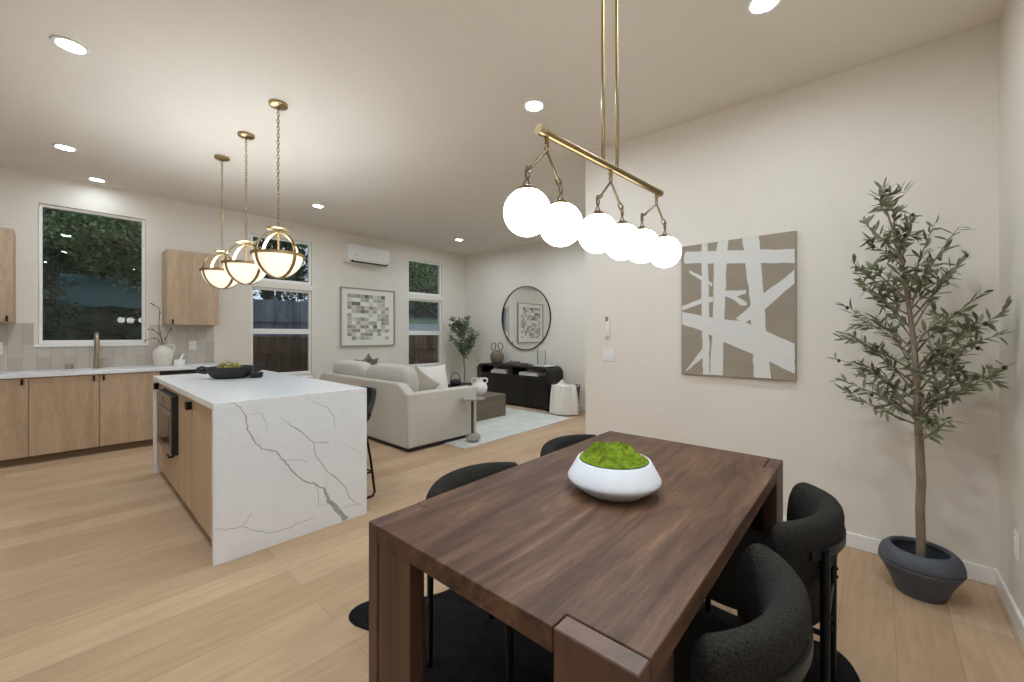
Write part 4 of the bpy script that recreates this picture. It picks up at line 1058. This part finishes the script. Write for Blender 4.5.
# black side table, kettle-like lantern, small olive plant in the corner
t = thing('side_table', 'round black side table behind the sofa arm', 'side table', (4.88, 5.72, .0115))
b = nb(); lathe(b, [(0, .35), (.26, .35), (.265, .355), (.265, .372), (.26, .377), (0, .377)], 44); obj('top', b, M['black'], t)
b = nb(); lathe(b, [(0, 0), (.17, 0), (.17, .01), (.03, .02), (.025, .35), (0, .35)], 32); obj('base', b, M['black'], t)
t = thing('lantern', 'small black pot with a tall loop handle on the black side table', 'lantern', (4.76, 5.70, .389), R(-42))
b = nb(); lathe(b, [(0, 0), (.07, 0), (.095, .02), (.1, .07), (.085, .1), (.06, .11), (0, .11)], 32); obj('body', b, M['blackm'], t, 60)
b = nb(); tube(b, [(.085 * math.cos(a), 0, .1 + .13 * math.sin(a)) for a in [PI * i / 16 for i in range(17)]], .007, 8); obj('handle', b, M['blackm'], t, 60)

t = thing('potted_olive_plant', 'small olive tree standing in the far living room corner', 'potted tree', (5.55, 6.36, 0))
b = nb(); lathe(b, [(0, 0), (.13, 0), (.16, .15), (.17, .3), (.155, .3), (.145, .26), (0, .25)], 32); obj('pot', b, M['pot'], t, 60)
b = nb(); tube(b, [(0, 0, .24), (.01, .0, .6), (-.01, .01, .85), (.0, 0, 1.15), (-.02, 0, 1.45)], [.014, .013, .012, .008, .004], 10); obj('trunk', b, M['bark'], t)
wb = nb(); fol = nb(); rnd = random.Random(21)
for i in range(64):
    a = rnd.uniform(0, 2 * PI); zz = rnd.uniform(1.02, 1.72); w = .34 * math.sin(PI * min(1, max(.12, (1.85 - zz) / .95))) * rnd.uniform(.35, 1)
    if i < 9: a = R(138) + rnd.uniform(-.5, .5); zz = rnd.uniform(1.45, 1.74); w = rnd.uniform(.12, .3)
    s = Vector((0, 0, max(.8, zz - .3))); e = Vector((w * math.cos(a), w * math.sin(a), zz))
    e.x = min(e.x, .38); e.y = min(e.y, .42)
    m_ = s.lerp(e, .6) + Vector((0, 0, -.03)); tube(wb, [s, m_, e], [.005, .0035, .002], 5)
    for k in range(17):
        p = m_.lerp(e, k / 16) if k > 3 else s.lerp(m_, .5 + k / 8)
        leaf(fol, p, Vector((rnd.uniform(-1, 1), rnd.uniform(-1, 1), rnd.uniform(-.6, .8))), Vector((rnd.uniform(-1, 1), rnd.uniform(-1, 1), 1)), rnd.uniform(.055, .085), rnd.uniform(.022, .032), .1)
obj('branches', wb, M['bark'], t); obj('foliage', fol, M['dkleaf'], t, 0)

# ------------------------------------------------------------------ wall art and air conditioner on the window wall
AX0, AX1, AZ0, AZ1 = 3.17, 4.216, 1.10, 2.13
t = thing('framed_print', 'framed print of small grey and beige squares above the sofa', 'framed art', ((AX0 + AX1) / 2, YW - .001, (AZ0 + AZ1) / 2))
w, h = (AX1 - AX0) / 2, (AZ1 - AZ0) / 2
b = nb(); fw = .02
for q in ((-w, -w + fw, -h, h), (w - fw, w, -h, h), (-w + fw, w - fw, -h, -h + fw), (-w + fw, w - fw, h - fw, h)): box(b, q[0], q[1], -.035, 0, q[2], q[3], .002, 1)
obj('frame', b, M['frame'], t, 0)
b = nb(); box(b, -w + fw, w - fw, -.018, -.004, -h + fw, h - fw); pp_ = obj('mat_board', b, M['paper'], t, 0)
b = nb(); rnd = random.Random(17); nx, nz = 10, 12; iw_, ih_ = (w - fw) * .80, (h - fw) * .82
dark = {(8, 0): 4, (4, 0): 4, (0, 0): 2, (1, 0): 2, (2, 0): 3, (8, 12): 4, (7, 12): 3, (1, 12): 2, (1, 2): 4, (2, 2): 4, (3, 4): 4, (4, 4): 3, (3, 3): 3, (5, 10): 3, (4, 10): 3, (0, 8): 3, (6, 8): 4, (8, 7): 3, (0, 5): 2, (0, 10): 3, (7, 1): 2, (8, 4): 2, (6, 1): 1, (2, 7): 2}
for i in range(nx):
    for j in range(nz):
        k = dark.get((i, j))
        if k is None:
            r_ = rnd.random()
            if r_ < .34: continue
            k = 5 if r_ < .42 else 0 if r_ < .56 else 1 if r_ < .78 else 2 if r_ < .93 else 3
        x0 = -iw_ + 2 * iw_ * i / nx; z1 = ih_ - 2 * ih_ * j / nz
        box(b, x0 + .002, x0 + 2 * iw_ / nx - .002, -.0195, -.0181, z1 - 2 * ih_ / nz + .003, z1 - .002, 0, 1, k)
obj('print_pattern', b, [M['sw%d' % i] for i in range(6)], pp_, 0)

t = thing('air_conditioner', 'white wall air conditioner above the framed print', 'air conditioner', (3.62, YW - .001, 2.705))
w = .39
b = nb(); pr = [(0, -.15), (-.14, -.15), (-.19, -.11), (-.205, -.06), (-.205, .11), (-.19, .14), (-.17, .148), (0, .148)]
poly(b, [(-w, y, z) for y, z in pr], (2 * w, 0, 0)); bmesh.ops.bevel(b, geom=[e for e in b.edges if abs(e.verts[0].co.x - e.verts[1].co.x) < 1e-5], offset=.008, segments=2, affect='EDGES'); ac = obj('body', b, M['white'], t, 30)
b = nb(); box(b, -w + .06, w - .04, -.178, -.145, -.153, -.115, .002, 1); obj('outlet_slot', b, M['blackm'], t, 0)
b = nb(); box(b, -w + .05, w - .03, -.16, -.10, -.163, -.154, .003, 1, 0, Matrix.Rotation(R(0), 4, 'X')); obj('louver', b, M['white'], t, 0)
b = nb(); box(b, -w + .09, w - .07, -.189, -.181, -.130, -.118, .001, 1, 0); obj('louver', b, M['white'], t, 0)
b = nb(); box(b, -w + .12, -w + .16, -.2062, -.2052, -.045, -.038); obj('badge', b, M['grey'], ac, 0)

# ------------------------------------------------------------------ outdoors
b = nb(); box(b, -14, 26, YW + .16, 40, -.35, -.2); struct('ground_outside', b, M['ground'])
b = nb(); poly(b, [(3.5, 15.5, -.2), (3.5, 15.6, 1.30), (3.5, 19.2, 1.90), (3.5, 26, 2.75), (3.5, 32, 3.2), (3.5, 32, -.2)], (22, 0, 0)); struct('lawn_bank', b, M['lawn'])
b = nb(); poly(b, [(3.5, 15.8, 1.32), (3.5, 19.0, 1.86), (3.5, 19.0, 1.92), (3.5, 15.8, 1.38)], (22, 0, 0)); struct('driveway', b, M['road'])
def fence(name, x0, x1, y, z1, m_, label, bw=.14, rails=(.35, 1.0)):
    t = thing(name, label, 'fence', ((x0 + x1) / 2, y, -.2)); w = (x1 - x0) / 2
    b = nb(); x = -w; rnd = random.Random(int(x0 * 10))
    while x < w - .01:
        box(b, x, min(w, x + bw - .006), -.01, .01, .02, z1 + .2 + rnd.uniform(-.015, .015), .002, 1); x += bw
    obj('boards', b, m_, t, 0)
    for r_ in rails:
        b = nb(); box(b, -w, w, -.05, -.0105, r_ + .2, r_ + .29); obj('rail', b, m_, t, 0)
    n = max(2, int((x1 - x0) / 2.2))
    for i in range(n + 1):
        px = -w + 2 * w * i / n; b = nb(); box(b, px - .045, px + .045, .0105, .10, 0, z1 + .25); obj('post', b, m_, t, 0)
fence('garden_fence', 1.4, 9.5, 8.7, 1.27, M['fence_b'], 'low brown board fence outside the lower window panes', .15, (.3, .95))
fence('garden_fence', 1.6, 5.0, 10.4, 2.12, M['fence'], 'tall weathered grey board fence outside the window behind the pendants', .16, (.4, 1.6))
def tree(loc, h, cr, cz, m_, label, n=1400, ls=.16, seed=1, sq=.8, tr_=.16, off=0):
    t = thing('garden_tree', label, 'tree', loc, 0, 'trees outside the windows')
    rnd = random.Random(seed)
    b = nb(); tube(b, [(0, 0, 0), (.1, .05, h * .35), (-.05, 0, h * .7), (.05, 0, h)], [tr_, tr_ * .8, tr_ * .5, .03], 10)
    for k in range(9):
        a = rnd.uniform(0, 2 * PI); s = Vector((0, 0, h * rnd.uniform(.35, .8))); e = Vector((off + cr * .8 * math.cos(a), cr * .8 * math.sin(a), cz + rnd.uniform(-.4, .7) * cr * sq))
        tube(b, [s, s.lerp(e, .5) + Vector((0, 0, -.1)), e], [tr_ * .4, tr_ * .25, .015], 6)
    obj('trunk', b, M['tree_bark'], t)
    fo = nb(); cl = []
    for k in range(34):
        while True:
            p = Vector((rnd.uniform(-1, 1), rnd.uniform(-1, 1), rnd.uniform(-1, 1)))
            if p.length < 1: break
        cl.append(Vector((p.x * cr + off, p.y * cr, cz + p.z * cr * sq)))
    for k in range(n):
        c = rnd.choice(cl); p = Vector((rnd.gauss(0, 1), rnd.gauss(0, 1), rnd.gauss(0, .75))); p = c + p.normalized() * cr * .30 * rnd.uniform(.5, 1)
        leaf(fo, p, Vector((rnd.uniform(-1, 1), rnd.uniform(-1, 1), rnd.uniform(-.8, .5))), Vector((rnd.uniform(-.5, .5), rnd.uniform(-.5, .5), 1)), ls * rnd.uniform(.7, 1.3), ls * .55)
    obj('foliage', fo, m_, t, 0)
tree((1.75, 9.9, -.2), 4.6, 1.15, 3.35, M['tree_l'], 'bright leafy tree outside the kitchen window', 5200, .10, 2, .75, .16, -.95)
tree((-1.0, 12.8, -.2), 6, 1.9, 3.2, M['tree_d'], 'dark bushy tree deeper behind the kitchen window', 5200, .17, 3, 1.2)
tree((1.1, 13.6, -.2), 6, 2.0, 3.4, M['tree_d'], 'dark bushy tree behind the teal shelter', 5200, .17, 4, 1.2)
tree((-.75, 9.4, -.2), 3.4, .75, 1.9, M['tree_d'], 'dark shrub-like tree at the side of the teal shelter', 2400, .10, 5, 1.5)
tree((4.0, 13.2, -.2), 6.0, 1.5, 4.2, M['tree_d'], 'sparse dark tree above the tall grey fence', 1500, .16, 6, .9)
tree((8.7, 10.3, -.2), 4.6, 2.1, 3.2, M['tree_d'], 'bare-limbed tree outside the living room corner window', 120, .11, 7, .6, .24)
tree((16.8, 24.3, 2.5), 4.2, 2.1, 2.3, M['tree_l'], 'green tree on the lawn bank beyond the driveway', 3600, .2, 8, .8)
tree((20.2, 25.2, 2.6), 4.2, 2.1, 2.3, M['tree_l'], 'second green tree farther along the lawn bank', 3600, .2, 9, .8)
tree((7.2, 22.5, 1.5), 6, 2.6, 2.9, M['tree_d'], 'tall dark tree behind the grey fence', 2800, .26, 10, 1)
t = thing('tarp_shelter', 'teal tarp shelter outside the kitchen window', 'shelter', (.85, 10.6, -.2))
b = nb(); n = 24; rows = []
for i in range(n + 1):
    u = i / n; row = []
    for y, z in ((-.55, 2.0), (-.53, 2.2), (-.48, 2.42), (0, 2.58), (.5, 2.46), (.55, 2.1)):
        row.append(b.verts.new((-.9 + 1.8 * u, y, z + .015 * math.sin(u * 23) * (1 if z < 2.3 else .3))))
    rows.append(row)
for A, B in zip(rows, rows[1:]):
    for j in range(5): b.faces.new((A[j], B[j], B[j + 1], A[j + 1]))
bmesh.ops.recalc_face_normals(b, faces=b.faces[:]); bmesh.ops.solidify(b, geom=b.faces[:], thickness=.012); obj('tarp', b, M['teal'], t, 60)
for x in (-.85, .85):
    for y in (-.45, .45):
        b = nb(); tube(b, [(x, y, 0), (x, y, 2.4)], .035, 8); obj('post', b, M['tree_bark'], t)
def hedge(loc, w, d, h, label, seed, m_):
    rnd = random.Random(seed); b = nb(); t_ = bmesh.new(); bmesh.ops.create_icosphere(t_, subdivisions=4, radius=1)
    for v in t_.verts:
        k = 1 + .16 * mnoise.noise(v.co * 3 + Vector((seed, 0, 0))) + .08 * mnoise.noise(v.co * 9)
        p = v.co; q = (abs(p.x) ** 4 + abs(p.y) ** 4 + abs(p.z) ** 4) ** .25
        v.co = Vector((p.x / q * w / 2 * k, p.y / q * d / 2 * k, max(0, h / 2 + p.z / q * h / 2 * k)))
    pts = [v.co.copy() for v in t_.verts]; _merge(b, t_)
    for k in range(2600):
        p = rnd.choice(pts); leaf(b, p + Vector((rnd.uniform(-.1, .1), rnd.uniform(-.1, .1), rnd.uniform(-.1, .1))), Vector((rnd.uniform(-1, 1), rnd.uniform(-1, .2), rnd.uniform(-.5, .8))), Vector((0, 0, 1)), rnd.uniform(.12, .22), .1)
    tag(obj('hedge', b, m_, None, 0, loc), label, 'hedge', 'hedges behind the garden')
hedge((-1.5, 17.0, -.2), 8, 2, 7, 'tall dark hedge behind the kitchen window trees', 1, M['tree_d'])
hedge((1.0, 11.9, -.2), 2.6, .8, 1.9, 'low dark hedge below the teal shelter', 2, M['tree_d'])
hedge((20, 29.5, 2.7), 15, 2, 8.5, 'dark hedge line beyond the lawn bank', 3, M['hedge_far'])

# ------------------------------------------------------------------ world, camera, colour
wd = bpy.data.worlds.new('dusk_sky'); sc.world = wd; wd.use_nodes = True
nt = wd.node_tree; bg = nt.nodes['Background']
bg.inputs['Color'].default_value = (.62, .72, .85, 1); bg.inputs['Strength'].default_value = .8

f = 406.04; a = math.atan2(368, f)
cam = bpy.data.cameras.new('camera'); co = bpy.data.objects.new('camera', cam); COL.objects.link(co)
cam.sensor_fit = 'HORIZONTAL'; cam.sensor_width = 36; cam.lens = f / 1024 * 36; cam.shift_y = -6 / 1024; cam.clip_start = .02
co.location = (0, 0, 1.30); co.rotation_euler = (R(90), 0, a - R(90))
sc.camera = co
sc.view_settings.view_transform = 'Standard'; sc.view_settings.look = 'None'; sc.view_settings.gamma = 1
sc.view_settings.exposure = .60; sc.view_settings.use_curve_mapping = False
sc.cycles.use_denoising = True; sc.cycles.diffuse_bounces = 8; sc.cycles.max_bounces = 16; sc.cycles.transparent_max_bounces = 16
sc.cycles.sample_clamp_indirect = 6
